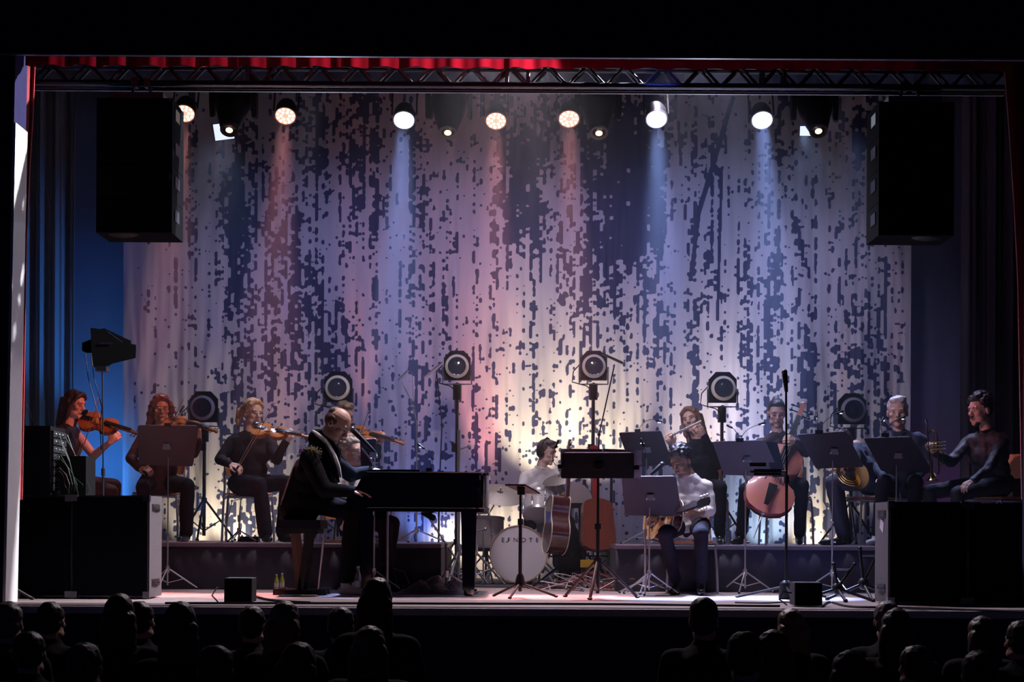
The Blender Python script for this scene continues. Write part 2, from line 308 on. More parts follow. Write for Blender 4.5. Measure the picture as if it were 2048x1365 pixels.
# ------------------------------------------------------------------ printed backdrop
def printed_backdrop():
    D = 19.0; cell = .0088
    x0, x1 = at(247, 600, D).x, at(1822, 600, D).x; z0, z1 = .01, 5.75
    nx = int((x1-x0)/cell); nz = int((z1-z0)/cell)
    X = np.linspace(x0, x1, nx); Z = np.linspace(z0, z1, nz)
    PX = X*FPX/D + HX; PY = HY - (Z-EYE)*FPX/D
    dens = np.full((nz, nx), .16)
    boxes = [(345, 240, 400, 480, .30), (362, 290, 392, 480, .55), (250, 450, 340, 1090, .05), (400, 190, 438, 1090, .07), (340, 480, 400, 1000, .2), (440, 250, 520, 640, .6),
             (450, 400, 502, 600, .93), (505, 380, 560, 620, .5), (520, 350, 552, 1090, .75), (560, 400, 605, 600, .4), (572, 470, 614, 770, .9), (614, 640, 690, 800, .66), (480, 560, 520, 820, .6),
             (520, 190, 570, 330, .25), (585, 190, 760, 340, .5), (622, 190, 652, 420, .86), (690, 190, 730, 470, .62), (640, 420, 720, 560, .22), (730, 340, 760, 450, .4), (760, 190, 800, 450, .12),
             (620, 560, 665, 640, .55), (700, 560, 820, 760, .28), (824, 260, 858, 1040, .68), (800, 470, 870, 700, .5), (858, 500, 880, 1000, .55), (880, 200, 990, 560, .13), (960, 430, 1010, 600, .3),
             (990, 190, 1095, 500, .7), (1015, 290, 1062, 480, .92), (1095, 300, 1160, 720, .42), (1095, 190, 1160, 300, .45), (1120, 480, 1210, 560, .6), (1160, 190, 1204, 600, .75), (1200, 185, 1296, 560, .985),
             (1290, 240, 1335, 570, .9), (1230, 560, 1262, 700, .55), (1270, 560, 1330, 740, .55), (1335, 190, 1400, 560, .16), (1400, 300, 1450, 720, .3), (1375, 700, 1400, 1000, .5), (1450, 190, 1500, 560, .15),
             (1500, 200, 1560, 480, .3), (1472, 480, 1502, 1000, .55), (1500, 500, 1524, 900, .4), (1528, 480, 1550, 940, .86), (1586, 480, 1602, 780, .8), (1560, 700, 1640, 1000, .45), (1600, 190, 1690, 300, .4),
             (1690, 180, 1770, 300, .6), (1620, 300, 1690, 640, .1), (1682, 480, 1722, 1000, .6), (1722, 540, 1765, 1000, .4), (1765, 560, 1812, 1000, .45), (860, 700, 990, 1000, .30), (1000, 600, 1100, 900, .2),
             (1230, 700, 1360, 1000, .24), (430, 800, 560, 1090, .5), (600, 900, 700, 1090, .4), (1400, 900, 1480, 1090, .5), (1590, 900, 1750, 1090, .55), (330, 900, 380, 1090, .4), (1100, 900, 1160, 1000, .3), (940, 860, 1010, 980, .45)]
    for a, b, c, d, v in boxes:
        e = 7.0
        wx = 1/(1+np.exp(-(PX-a)/e)) * 1/(1+np.exp((PX-c)/e)); wz = 1/(1+np.exp(-(PY-b)/28)) * 1/(1+np.exp((PY-d)/28))
        w = wz[:, None]*wx[None, :]; dens = dens*(1-w) + v*w
    dens = np.minimum(.985, dens*1.06+.015)
    def gz(a, s):
        k = np.exp(-np.arange(-int(3*s)-1, int(3*s)+2)**2/(2*s*s)); k /= k.sum()
        return np.apply_along_axis(lambda c: np.convolve(c, k, 'same'), 0, a)
    cw = 4.2; nc = int(nx/cw)+3
    def norm(a): return (a-a.mean())/a.std()
    colf = norm(gz(rng.standard_normal((nz, nc)), 1.5))*.8 + norm(gz(rng.standard_normal((nz, nc)), 7))*.7 + norm(gz(rng.standard_normal((nz, nc)), 26))*.5 + rng.standard_normal(nc)[None, :]*.4
    colf = norm(colf)
    shift = norm(gz(rng.standard_normal((nz, 1)), 60))*.0
    idx = np.clip((np.arange(nx)/cw).astype(int), 0, nc-1)
    f = colf[:, idx]
    fine = rng.standard_normal((nz, nx)); fine = norm(gz(gz(fine, 1.6).T, 1.6).T)
    big = norm(gz(gz(rng.standard_normal((nz, nx)), 12).T, 5).T)
    ph = (np.arange(nx)/cw) % 1; gap = np.maximum(0, np.abs(ph-.5)*2-.55)/.45
    f = norm(f*1.0 + fine*.30 + big*.15) + gap[None, :]*.8*(dens < .85)
    # normal quantile of the density
    t = np.sqrt(-2*np.log(np.clip(np.minimum(dens, 1-dens), 1e-4, .5)))
    q = t-(2.515517+.802853*t+.010328*t*t)/(1+1.432788*t+.189269*t*t+.001308*t**3); q = np.where(dens < .5, -q, q)
    on = (f < q).astype(float)
    # the long slanting streak
    for (xa, ya, xb, yb, w) in [(1462, 190, 1395, 420, 5), (1395, 420, 1378, 560, 4), (1440, 330, 1432, 640, 3), (1352, 240, 1358, 330, 3)]:
        tt = (PY-ya)/(yb-ya); cx = xa+(xb-xa)*tt
        m = (np.abs(PX[None, :]-cx[:, None]) < w) & ((tt > 0) & (tt < 1))[:, None]; on[m] = 1
    on = gz(gz(on, 1.05).T, .85).T
    edge = np.minimum(1, np.maximum(0, np.minimum(PX-258, 1815-PX)/12)); on = on*edge[None, :]
    # folds of the hanging cloth
    XX, ZZ = np.meshgrid(X, Z); low = np.clip((3.6-ZZ)/3.6, 0, 1)
    y = .012*np.sin(XX*3.1+.7*np.sin(ZZ*.8)) + (.006+.032*low)*np.sin(XX*11+1.3*np.sin(XX*2.3)+.8*np.sin(ZZ*1.1+XX)) + (.003+.010*low)*np.sin(XX*27+2*np.sin(ZZ*.9+XX*1.7)) 
    w1 = norm(gz(gz(rng.standard_normal((nz, nx)), 22).T, 2.5).T); y = y + w1*(.004+.009*low)
    vs = np.stack([XX, D+y, ZZ], -1).reshape(-1, 3).astype(np.float32)
    a = (np.arange(nz-1)[:, None]*nx+np.arange(nx-1)[None, :]).ravel()
    F = np.stack([a, a+1, a+nx+1, a+nx], -1).astype(np.int32)
    me = bpy.data.meshes.new('printed_backdrop'); me.vertices.add(len(vs)); me.vertices.foreach_set('co', vs.ravel())
    me.loops.add(F.size); me.loops.foreach_set('vertex_index', F.ravel()); me.polygons.add(len(F))
    me.polygons.foreach_set('loop_start', np.arange(0, F.size, 4, dtype=np.int32)); me.update(calc_edges=True); me.shade_smooth()
    at_ = me.attributes.new('print', 'FLOAT', 'POINT'); at_.data.foreach_set('value', on.astype(np.float32).ravel())
    m = bpy.data.materials.new('printed_cloth'); m.use_nodes = True; N, L = m.node_tree.nodes, m.node_tree.links
    p = N['Principled BSDF']; p.inputs['Roughness'].default_value = .62; p.inputs['Specular IOR Level'].default_value = .25
    an = N.new('ShaderNodeAttribute'); an.attribute_name = 'print'
    mr = N.new('ShaderNodeMapRange'); mr.inputs[1].default_value = .43; mr.inputs[2].default_value = .53; L.new(an.outputs['Fac'], mr.inputs[0])
    tc = N.new('ShaderNodeTexCoord'); nz_ = N.new('ShaderNodeTexNoise'); nz_.inputs['Scale'].default_value = 3; L.new(tc.outputs['Object'], nz_.inputs['Vector'])
    lm = N.new('ShaderNodeMix'); lm.data_type = 'RGBA'; lm.inputs[6].default_value = (.60, .56, .60, 1); lm.inputs[7].default_value = (.68, .62, .64, 1); L.new(nz_.outputs[0], lm.inputs[0])
    mx = N.new('ShaderNodeMix'); mx.data_type = 'RGBA'; L.new(mr.outputs[0], mx.inputs[0]); L.new(lm.outputs[2], mx.inputs[6]); mx.inputs[7].default_value = (.048, .055, .130, 1)
    L.new(mx.outputs[2], p.inputs['Base Color'])
    me.materials.append(m); o = bpy.data.objects.new('printed_backdrop', me); COL.objects.link(o)
    tag(o, 'huge pale backdrop cloth printed with dark dripping blotches behind the players', 'backdrop')
printed_backdrop()

# ------------------------------------------------------------------ risers
RH = EYE - (at(700, 1087, 15.3).z * 0 + (1087-1066+1.8)*15.3/FPX)
def riser(name, pa, pb, label):
    xa, xb = at(pa, 1100, 15.3).x, at(pb, 1100, 15.3).x
    t = thing(name, ((xa+xb)/2, 16.7, 0), label, 'platform')
    MB().box(((xa+xb)/2, 16.75, RH-.02), (xb-xa, 2.9, .04)).build('deck_panel', M('dark_riser_top', (.16, .14, .2), .3), t)
    n = int((xb-xa)/.02); R = [[V((xa+(xb-xa)*i/n, 15.3+.005*math.sin(i*.35)+.003*math.sin(i*.9+1), z)) for i in range(n+1)] for z in (.002, .2, RH-.04)]
    vs = sum(R, []); fs = [(j*(n+1)+i, j*(n+1)+i+1, (j+1)*(n+1)+i+1, (j+1)*(n+1)+i) for j in range(2) for i in range(n)]
    k = MB().add(vs, fs).build('skirt', SKIRT, t); k.modifiers.new('thickness', 'SOLIDIFY').thickness = .006
    MB().box((xa+.01 if pa > 800 else xb-.01, 16.7, RH/2-.02), (.02, 2.7, RH-.05)).build('side_skirt', SKIRT, t)
    MB().box(((xa+xb)/2, 15.292, RH-.003), (xb-xa, .014, .008)).build('edge_trim', M('pale_edge_tape', (.55, .5, .6), .5), t)
    for x in (xa+.1, (xa+xb)/2, xb-.1):
        for y in (15.5, 18.0): MB().tube((x, y, 0), (x, y, RH-.04), .025).build('leg', DCHROME, t)
    return t
riser('stage_riser', -200, 882, 'low dark skirted platform under the string players at left')
riser('stage_riser', 1232, 2250, 'low dark skirted platform under the flute, cello and brass players')
def ptz(px, py, z): D = floor_d(px, py, z); return at(px, py, D)

# ------------------------------------------------------------------ lattice truss
TR = M('black_truss_tube', (.10, .10, .12), .28, .85)
def truss():
    D = 13.05; t = thing('lattice_truss', (0, D, at(1000, 160, D).z), 'black box lattice truss spanning the top of the stage', 'truss')
    xa, xb = at(66, 175, D).x, at(2012, 175, D).x; zl = at(1024, 175, D).z; zu = zl+.155
    for y in (D-.06, D+.06):
        for z in (zl, zu): MB().tube((xa, y, z), (xb, y, z), .025, n=10).build('chord', TR, t)
    n = 51; w = (xb-xa)/n
    for y in (D-.06, D+.06):
        for i in range(n):
            x = xa+i*w
            a, b = ((x, zl), (x+w, zu)) if i % 2 == 0 else ((x, zu), (x+w, zl))
            MB().tube((a[0], y, a[1]), (b[0], y, b[1]), .0115, n=6).build('diagonal_brace', TR, t)
    for z in (zl, zu):
        for i in range(n):
            x = xa+i*w; s = 1 if i % 2 == 0 else -1
            MB().tube((x, D-.06*s, z), (x+w, D+.06*s, z), .010, n=6).build('cross_brace', TR, t)
    MB().box(((xa+xb)/2, D+.055, zl-.028), (xb-xa, .022, .006)).build('underside_glint', M('pale_glint_metal', (.6, .6, .64), .4, .5), t)  # pale strip added to draw the light bounced along the lower chord
    for px in (520, 1035, 1545):
        x = at(px, 175, D).x
        for dx in (-.08, .08):
            for y in (D-.06, D+.06): MB().tube((x+dx, y, zl), (x+dx, y, zu), .014, n=6).build('end_frame', TR, t)
truss()
# upper lamp bar
def bar():
    D = 16.1; z = at(1000, 192, D).z + .25
    t = thing('lamp_bar', (0, D, z), 'dark pipe carrying the row of stage lamps', 'pipe')
    MB().tube((-4.6, D, z), (4.6, D, z), .025, n=10).build('pipe', TR, t)
    for x in (-4.2, -1.4, 1.4, 4.2): MB().tube((x, D, z), (x, D, 5.95), .008, n=6).build('hanger', TR, t)
    return z
BARZ = bar()
def led_par(px, py, warm, label):
    D = 15.75; c = at(px, py, D); ax = V((0, -.64, -.77)).normalized()
    col = (1, .50, .34) if warm else (.62, .74, 1)
    t = thing('led_par_lamp', c, label, 'stage lamp', 'round led lamps on the upper pipe')
    F = frame(-ax)
    MB().lathe([(.075, .16), (.095, .10), (.1, 0), (.093, -.005)], c, -ax, 24).build('housing', BLACK, t)
    MB().lathe([(.094, .002), (.103, .003), (.103, -.014), (.095, -.014)], c, -ax, 24, True).build('front_ring', M('copper_ring', (.35, .15, .1), .3, .6) if warm else CHROME, t)
    lens = MB().lathe([(.001, -.006), (.092, -.006), (.092, -.008), (.001, -.008)], c, -ax, 24).build('lens_plate', M('glowing_warm_plate' if warm else 'glowing_cool_plate', (.1, .05, .04), .4, emis=col, es=1.2 if warm else 5), t)
    k = 0
    for r, n in ((.0, 1), (.04, 6), (.073, 11)):
        for i in range(n):
            if r == 0 : continue
            p = c + F @ V((r*math.cos(2*PI*i/n), r*math.sin(2*PI*i/n), -.006))
            MB().lathe([(.013, 0), (.012, -.006), (.002, -.008)], p, -ax, 8).build('led_cell', M('led_warm' if warm else 'led_cool', (1, 1, 1), .3, emis=(1, .82, .66) if warm else (.85, .92, 1), es=9 if warm else 14), t)
    for s in (-1, 1):
        MB().tube(c+V((s*.112, .03, .05)), c+V((s*.112, .15, .33)), .008).build('yoke_arm', BLACK, t)
    MB().tube(c+V((-.112, .15, .33)), c+V((.112, .15, .33)), .008).tube(c+V((0, .15, .33)), V((c.x, 16.1, BARZ)), .014).build('clamp', BLACK, t)
    l = spot('led_par_light', c + ax*.03, c + V((0, -.42, -1))*3, (1, .34, .32) if warm else (.36, .50, 1), 4200 if warm else 7500, 17, .8, .07)
    l.parent = None
for px, py, w, lab in [(369, 226, 1, 'round orange led lamp beside the left hanging speaker'), (571, 231, 1, 'round orange led lamp between the left moving head and the white beam'),
                       (808, 239, 0, 'round white led lamp throwing the leftmost white beam'), (992, 241, 1, 'left one of the two middle orange led lamps'),
                       (1138, 237, 1, 'right one of the two middle orange led lamps'), (1313, 237, 0, 'middle one of the three white beam led lamps'),
                       (1524, 239, 0, 'round white led lamp beside the right moving head')]:
    led_par(px, py, w, lab)
AMB = M('amber_lens', (.8, .5, .2), .2, emis=(1, .62, .22), es=7)
def moving_head(px, py, ringed, label):
    D = 16.05; c = at(px, py, D); k = 1.0
    t = thing('moving_head_lamp', (c.x, D, BARZ-.05), label, 'moving lamp', 'moving head lamps on the upper pipe')
    z0 = BARZ
    MB().box((c.x, D+.05, z0-.10), (.40, .26, .13), taper=.9).build('base', BLACK, t)
    pv = V((c.x, D+.03, z0-.10-.22))
    for s in (-1, 1):
        MB().prism([(-.07, 0), (.07, 0), (.075, -.2), (.03, -.34), (-.03, -.34), (-.075, -.2)], frame((1, 0, 0), (0, 1, 0)), (c.x+s*.195, D+.05, z0-.13), -.024, .024, .1).build('yoke_arm', BLACK, t)
    # head: wide rear, tapering snout towards the hall
    ax = (V((c.x, D-.18, c.z)) - pv).normalized()
    mid = pv - ax*.03; L = (V((c.x, D-.18, c.z))-mid).length
    MB().lathe([(.08, -.20), (.14, -.17), (.165, -.05), (.16, .08), (.115, L*.7), (.085, L*.97), (.07, L)], mid, ax, 24).build('head_housing', M('head_plastic', (.015, .015, .02), .3, coat=.5), t)
    MB().lathe([(.062, L-.004), (.085, L-.002), (.085, L+.012), (.064, L+.012)], mid, ax, 24, True).build('lens_ring', BLACK if not ringed else M('grey_ring', (.18, .17, .15), .4), t)
    MB().lathe([(.001, L), (.06, L+.001), (.05, L+.006), (.001, L+.012)], mid, ax, 20).build('front_glass', M('dark_glass', (.02, .015, .012), .1, coat=1), t)
    MB().lathe([(.001, L+.012), (.032, L+.012), (.02, L+.018), (.001, L+.02)], mid, ax, 16).build('lit_lens', AMB, t)
    MB().path([mid+V((-.10, -.12, .06)), mid+V((-.075, -.14, .10)), mid+V((.075, -.14, .10)), mid+V((.10, -.12, .06))], .005).build('handle', CHROME, t)
    l = spot('moving_head_light', mid+ax*(L+.03), mid+ax*(L+.03)+V((0, -1, -.9)), (1, .6, .3), 14, 30, 1, .03)
for px, py, r, lab in [(465, 268, 0, 'moving head lamp in front of the white flap at upper left'), (897, 273, 1, 'blue-black moving head left of the centre orange lamps'),
                       (1196, 274, 1, 'moving head with grey ringed lens right of the centre orange lamps'), (1630, 270, 0, 'moving head lamp between the right white beam and the right hanging speaker')]:
    moving_head(px, py, r, lab)
# white flaps / panel lamps behind the outer moving heads
def panel_lamp(px, py, w, h, tilt, label, flip=1, es=1.3):
    D = 16.6; c = at(px, py, D); F = frame(V((flip*.25, -.93, -.25)), (1, 0, tilt))
    t = thing('panel_lamp', c, label, 'stage lamp')
    MB().box(c, (w, h, .04), F).build('housing', BLACK, t)
    MB().box(c+F @ V((0, 0, .022)), (w*.92, h*.9, .006), F).build('lit_face', M('cool_lit_panel', (.6, .65, .8), .4, emis=(.62, .70, 1), es=es), t)
    MB().tube(c+V((0, .02, h*.4)), V((c.x, 16.12, BARZ+.0)), .012).build('hanger', BLACK, t)
    spot('panel_light', c+F @ V((0, 0, .06)), c+V((-.02*flip, -.6, -1)), (.4, .6, 1), 170, 75, 1, .08)
panel_lamp(447, 263, .20, .17, .12, 'white lit flap lamp behind the left moving head', 1)
panel_lamp(1612, 262, .12, .1, 0, 'pale flap lamp behind the right moving head', -1, .4)

# ------------------------------------------------------------------ hanging line arrays
GRL = M('speaker_grille_black', (.003, .003, .005), .8, spec=.05)
def line_array(pa, pb, ya, yb, side, label):
    D = 12.75; a, b = at(pa, ya, D), at(pb, yb, D); cx = (a.x+b.x)/2; w = b.x-a.x; H = a.z-b.z
    t = thing('line_array_speaker', (cx, D, b.z), label, 'speaker')
    n = 4; h = H/n
    for i in range(n):
        z = b.z + h*(i+.5)
        c = MB().box((cx, D+.22, z), (w*.98, .44, h*.985)).build('cabinet', GRL, t)
        MB().box((cx, D-.005, z), (w*.93, .02, h*.93)).build('grille', GRL, c)
        MB().box((cx-side*w*.47, D+.18, z+h*.1), (.035, .16, h*.35)).build('side_handle', DCHROME, c)
    MB().ball((cx+side*w*.18, D+.1, b.z+.015), (w*.22, .08, .035)).build('bottom_bulge', BLACK, t)
    zt_ = at(1000, 177, 13.05).z
    MB().box((cx, D+.2, a.z+.03), (w*.7, .3, .05)).build('flying_frame', DCHROME, t)
    for s in (-1, 1): MB().tube((cx+s*.08, 12.99, a.z+.03), (cx+s*.05, 12.99, zt_+.03), .012).box((cx+s*.05, 12.99, zt_+.008), (.05, .07, .07)).build('chain_hanger', DCHROME, t)
line_array(192, 345, 195, 466, -1, 'tall black hanging speaker stack at the upper left')
line_array(1757, 1909, 203, 472, 1, 'tall black hanging speaker stack at the upper right')

# ------------------------------------------------------------------ haze
hz = MB().box((0, 16.75, 2.95), (9.8, 4.3, 5.85)).build('haze', FLAT, smooth=0)
m = bpy.data.materials.new('thin_stage_haze'); m.use_nodes = True; N = m.node_tree.nodes; N.remove(N['Principled BSDF'])
vsn = N.new('ShaderNodeVolumeScatter'); vsn.inputs['Density'].default_value = .0155; vsn.inputs['Anisotropy'].default_value = .25
vsn.inputs['Color'].default_value = (.82, .86, 1, 1)
m.node_tree.links.new(vsn.outputs[0], N['Material Output'].inputs['Volume'])
hz.data.materials.clear(); hz.data.materials.append(m); tag(hz, 'thin haze filling the air above the stage and catching the beams', 'haze', kind='stuff')
# ------------------------------------------------------------------ people
SKIN = {'fair': M('skin_fair', (.62, .38, .30), .5, var=.06), 'pale': M('skin_pale', (.70, .47, .40), .5, var=.06),
        'tan': M('skin_tan', (.42, .24, .16), .5, var=.06), 'brown': M('skin_brown', (.27, .15, .10), .48, var=.06)}
BLK = M('black_fabric', (.008, .007, .012), .85, var=.35, scale=40, bump=.15, spec=.15)
NAVY = M('navy_shirt_fabric', (.020, .028, .065), .75, var=.25, scale=30, bump=.3, sheen=.1)
WHT = M('white_shirt_fabric', (.72, .70, .72), .8, var=.06, scale=30, bump=.2)
SUIT = M('black_velvet_suit', (.0035, .0035, .006), .9, spec=.1, var=.3, scale=40)
CHAR = M('charcoal_trousers', (.012, .010, .019), .85, var=.3, scale=40, bump=.15, spec=.15)
DRED = M('dark_red_trousers', (.07, .016, .018), .75, var=.2, scale=30)
SHOEM = M('black_shoe_leather', (.01, .01, .012), .3, coat=.3)
LIP = M('lips', (.45, .14, .14), .45, var=.05); EYEW = M('eye_white', (.75, .72, .7), .3, var=.02); IRIS = M('dark_iris', (.02, .012, .01), .2)
def hairm(n, c, r=.45): return M('hair_' + n, c, r, var=.45, scale=60, bump=.5, stretch=(1, 1, .25))
def hand(mb, w, d, nrm, curl=.5, side=1, k=1.0, thumb=.6):
    d = V(d).normalized(); nrm = V(nrm); nrm = (nrm-d*nrm.dot(d)).normalized(); lat = d.cross(nrm).normalized()*side
    for i, (o, fl) in enumerate(((-.034, .8), (-.0115, .95), (.0115, 1.0), (.034, .92))):
        kn = w + d*.082*k*(1-.08*(i == 0)) + lat*o*k
        mb.cap(w + lat*o*.5*k + d*.01, kn, .014*k, .0115*k, 8)
        p = kn; a = .12; dd = d + lat*o*1.6
        for L, c in ((.040, curl*.7), (.026, curl), (.021, curl*.7)):
            a += c; q = p + (dd*math.cos(a) - nrm*math.sin(a)).normalized()*L*fl*k
            mb.cap(p, q, .0088*k, .0074*k, 8); p = q
    mb.cap(w + d*.02, w+d*.06, .024*k, .022*k, 10)
    t0 = w + d*.022*k + lat*.022*k; t1 = t0 + (lat*.9+d*.75-nrm*.35).normalized()*.042*k; t2 = t1 + (lat*(.35-thumb*.3)+d-nrm*thumb*.6).normalized()*.032*k; t3 = t2+(d-nrm*thumb-lat*.15).normalized()*.022*k
    mb.cap(t0, t1, .014*k, .011*k, 8).cap(t1, t2, .0105*k, .009*k, 8).cap(t2, t3, .0088*k, .0075*k, 8)
def head_frame(F, up=(0, 0, 1)):
    F = V(F).normalized(); U = V(up); U = (U-F*U.dot(F)).normalized(); R = F.cross(U); return Matrix((R, F, U)).transposed()
def head_prims(mb, c, Mh, k):
    h = lambda r, f, u: c + Mh @ V((r*k, f*k, u*k))
    B = lambda p, r: mb.ball(h(*p), V(r)*k, Mh, 16, 10)
    B((0, -.008, .045), (.077, .096, .090)); B((0, .022, -.035), (.060, .066, .080)); B((0, .030, .03), (.066, .066, .07))
    B((0, .066, -.094), (.026, .022, .020))
    for s in (-1, 1):
        B((s*.040, .058, -.012), (.026, .026, .024)); B((s*.079, -.012, .002), (.009, .019, .031))
        B((s*.045, .02, -.065), (.022, .05, .028)); B((s*.012, .096, -.024), (.009, .010, .008))
    mb.cap(h(-.038, .080, .034), h(.038, .080, .034), .013*k); mb.cap(h(0, .086, .022), h(0, .106, -.018), .009*k, .013*k)
    B((0, .088, -.053), (.024, .010, .012))
    return h
def person(label, D, J, face=(0, -1, 0), up=(0, 0, 1), skin='fair', hs=.92, top='long', topm=None, botm=None, hair=None, hairc=None, z0=0.0,
           bulk=1.0, eyes='open', flare=0, hA=None, hB=None, extra_top=None, extra_hair=None, shoes=SHOEM, legr=1.0, feet=True, collar=None, vox=.0062, disp=.006):
    P = {k: at(v[0], v[1], D + (v[2] if len(v) > 2 else 0)) for k, v in J.items()}
    base = V((P['pel'].x, P['pel'].y, z0)); t = thing('person', base, label, 'person')
    S = (P['sb']-P['sa'])/2; C0 = (P['sa']+P['sb'])/2; upv = (C0-P['pel']).normalized(); C = C0-upv*.13; Bm = P['pel'].lerp(C, .48)
    hipo = V((S.x, S.y, 0)).normalized()*.095
    if 'ha' in J: ha_, hb_ = P['ha'], P['hb']
    else: ha_, hb_ = P['pel']-hipo, P['pel']+hipo
    hs *= 1.09; Mh = head_frame(face, up); hc = P['hd']; sk = SKIN[skin]
    def torso(mb, inf):
        b = bulk
        mb.cap(P['sa'].lerp(C0, .12), P['sb'].lerp(C0, .12), .052*b+inf); mb.cap(C-S*.50, C+S*.50, .094*b+inf); mb.cap(Bm-S*.36, Bm+S*.36, .098*b+inf)
        mb.cap(P['pel']-hipo*.6, P['pel']+hipo*.6, .110*b+inf); mb.cap(P['pel'], Bm, .11*b+inf); mb.cap(Bm, C, .10*b+inf); mb.cap(C, C0+upv*.015, .09*b+inf, .062+inf)
        mb.cap(P['sa'].lerp(C0, .25), C-S*.4-upv*.05, .065*b+inf, .08*b+inf); mb.cap(P['sb'].lerp(C0, .25), C+S*.4-upv*.05, .065*b+inf, .08*b+inf)
        for q in ('sa', 'sb'): mb.cap(P['nk']-upv*.012, P[q].lerp(C0, .30)+upv*.006, .050+inf*.8, .050+inf)
    def arm(mb, s, inf, cut=1.0):
        mb.cap(P['s'+s], P['e'+s], .050+inf, .041+inf)
        if cut > 0: mb.cap(P['e'+s], P['e'+s].lerp(P['w'+s], cut), .040+inf, (.040*(1-cut)+.026*cut)+inf)
    mb = MB(); torso(mb, -.012 if top != 'bare' else 0)
    h = head_prims(mb, hc, Mh, hs)
    mb.cap(h(0, -.022, -.03), P['nk'], .052*hs, .055); mb.cap(P['nk'], C0-upv*.03, .052, .046)
    for s, hp in (('a', hA), ('b', hB)):
        arm(mb, s, 0 if top == 'none' else -.006)
        if hp:
            d = V(at(hp[0], hp[1], D+hp[2])-P['w'+s]); hand(mb, P['w'+s], d, hp[3], hp[4], hp[5] if len(hp) > 5 else 1, hp[6] if len(hp) > 6 else 1)
    if feet:
        for s, hh in (('a', ha_), ('b', hb_)):
            mb.cap(hh, P['k'+s], .06, .048).cap(P['k'+s], P['f'+s], .044, .034)
    blob(mb, 'body', sk, t, vox, 2)
    # clothes
    if top != 'none':
        mb = MB(); torso(mb, .012); cut = {'long': .97, 'rolled': .42, 'short': 0}[top]
        for s in 'ab': arm(mb, s, .011, cut)
        if extra_top: extra_top(mb, P, C, S, upv, h)
    else:
        mb = MB(); torso(mb, .008)
    blob(mb, 'shirt', topm or BLK, t, .0085, 2, disp, 16, D)
    if feet:
        mb = MB(); mb.cap(P['pel']-hipo*.6, P['pel']+hipo*.6, .118*bulk)
        for s, hh in (('a', ha_), ('b', hb_)):
            an = P['k'+s].lerp(P['f'+s], .93)
            mb.cap(P['pel'], hh, .11*bulk, .095*legr); mb.cap(hh, P['k'+s], .090*legr, .068*legr).cap(P['k'+s], an, .066*legr, (.052+flare)*legr)
        blob(mb, 'trousers', botm or CHAR, t, .0095, 2, .006, 14, D+3)
        for s in 'ab':
            toe = P['t'+s]; an = P['f'+s]; zb = z0+.030
            heel = V((an.x, an.y, zb+.008)); toe = V((toe.x, toe.y, zb)); dv = (toe-heel).normalized()
            mb = MB().cap(heel-dv*.03, heel+dv*.06, .034, .034).cap(heel+dv*.05, heel+dv*.19, .034, .026).cap(V((an.x, an.y, zb+.07)), heel+dv*.02, .038, .036)
            blob(mb, 'shoe', shoes, t, .008, 1)
    # face details
    for s in (-1, 1):
        if eyes == 'open':
            e = MB().ball(h(s*.031, .078, .013), V((.014, .010, .0085))*hs, Mh, 10, 6).build('eye', EYEW, t)
            MB().ball(h(s*.031, .0845, .013), V((.0065, .005, .0065))*hs, Mh, 8, 6).build('iris', IRIS, e)
        else:
            MB().cap(h(s*.018, .090, .009), h(s*.045, .082, .009), .0028*hs, n=6).build('eyelashes', IRIS, t)
        MB().path([h(s*.014, .094, .030), h(s*.032, .095, .036), h(s*.050, .080, .031)], .0036*hs).build('eyebrow', hairm('brow' if not hairc else hairc[0], hairc[1] if hairc else (.05, .03, .02)), t)
    MB().ball(h(0, .0965, -.0555), V((.021, .006, .0045))*hs, Mh, 10, 6).ball(h(0, .0970, -.0495), V((.018, .006, .0038))*hs, Mh, 10, 6).build('lips', LIP, t)
    if hair and hair != 'none':
        hm = hairm(*hairc); mb = MB(); k = hs
        B = lambda p, r: mb.ball(h(*p), V(r)*k, Mh, 16, 10); Cp = lambda a, b, r0, r1=None: mb.cap(h(*a), h(*b), r0*k, (r1 or r0)*k)
        dp, ds, sm = .004, 40, 1
        if hair != 'fringe': B((0, -.022, .060), (.086, .094, .090)); B((0, -.045, .02), (.082, .068, .088)); B((0, .012, .100), (.066, .070, .044))
        if hair in ('short', 'grey'):
            for s in (-1, 1): B((s*.070, -.01, .045), (.014, .04, .04))
            B((.01, .050, .105), (.060, .034, .028)); B((-.02, .03, .125), (.05, .05, .022)); dp = .010; ds = 28
        elif hair == 'curly':
            r2 = random.Random(5)
            for i in range(90):
                a, b = r2.uniform(0, 6.28), r2.uniform(-.1, 1.5); q = (math.cos(a)*math.cos(b)*.085, -.018+math.sin(a)*math.cos(b)*.092, .062+math.sin(b)*.088)
                if q[1] > .045 and q[2] < .108: continue
                B(tuple(v*1.05 for v in q), (.024, .024, .024))
            dp = .004; sm = 0
        elif hair in ('long', 'longcurly'):
            for s in (-1, 1): Cp((s*.012, .072, .116), (s*.062, .055, .078), .024); Cp((s*.062, .055, .078), (s*.088, .02, .0), .020)
            r2 = random.Random(3); w = .03 if hair == 'longcurly' else .012
            for s in (-1, 1):
                for i in range(7):
                    f0 = .025-.018*i; x0 = s*(.080-.004*i); pts = [(x0, f0, .06)]
                    for j in range(1, 7): pts.append((x0+s*(.006*j if hair == 'longcurly' else .001*j)+r2.uniform(-w, w)*.5, f0-.006*j+r2.uniform(-w, w)*.5, .06-.048*j))
                    for a, b in zip(pts[:-1], pts[1:]): Cp(a, b, .020 if hair == 'long' else .026)
            for x in (-.045, -.015, .015, .045):
                for j in range(5): Cp((x, -.085-.004*j, .02-.05*j), (x, -.09-.004*j, -.03-.05*j), .026)
            if hair == 'longcurly': dp, ds = .012, 32
        elif hair == 'pony':
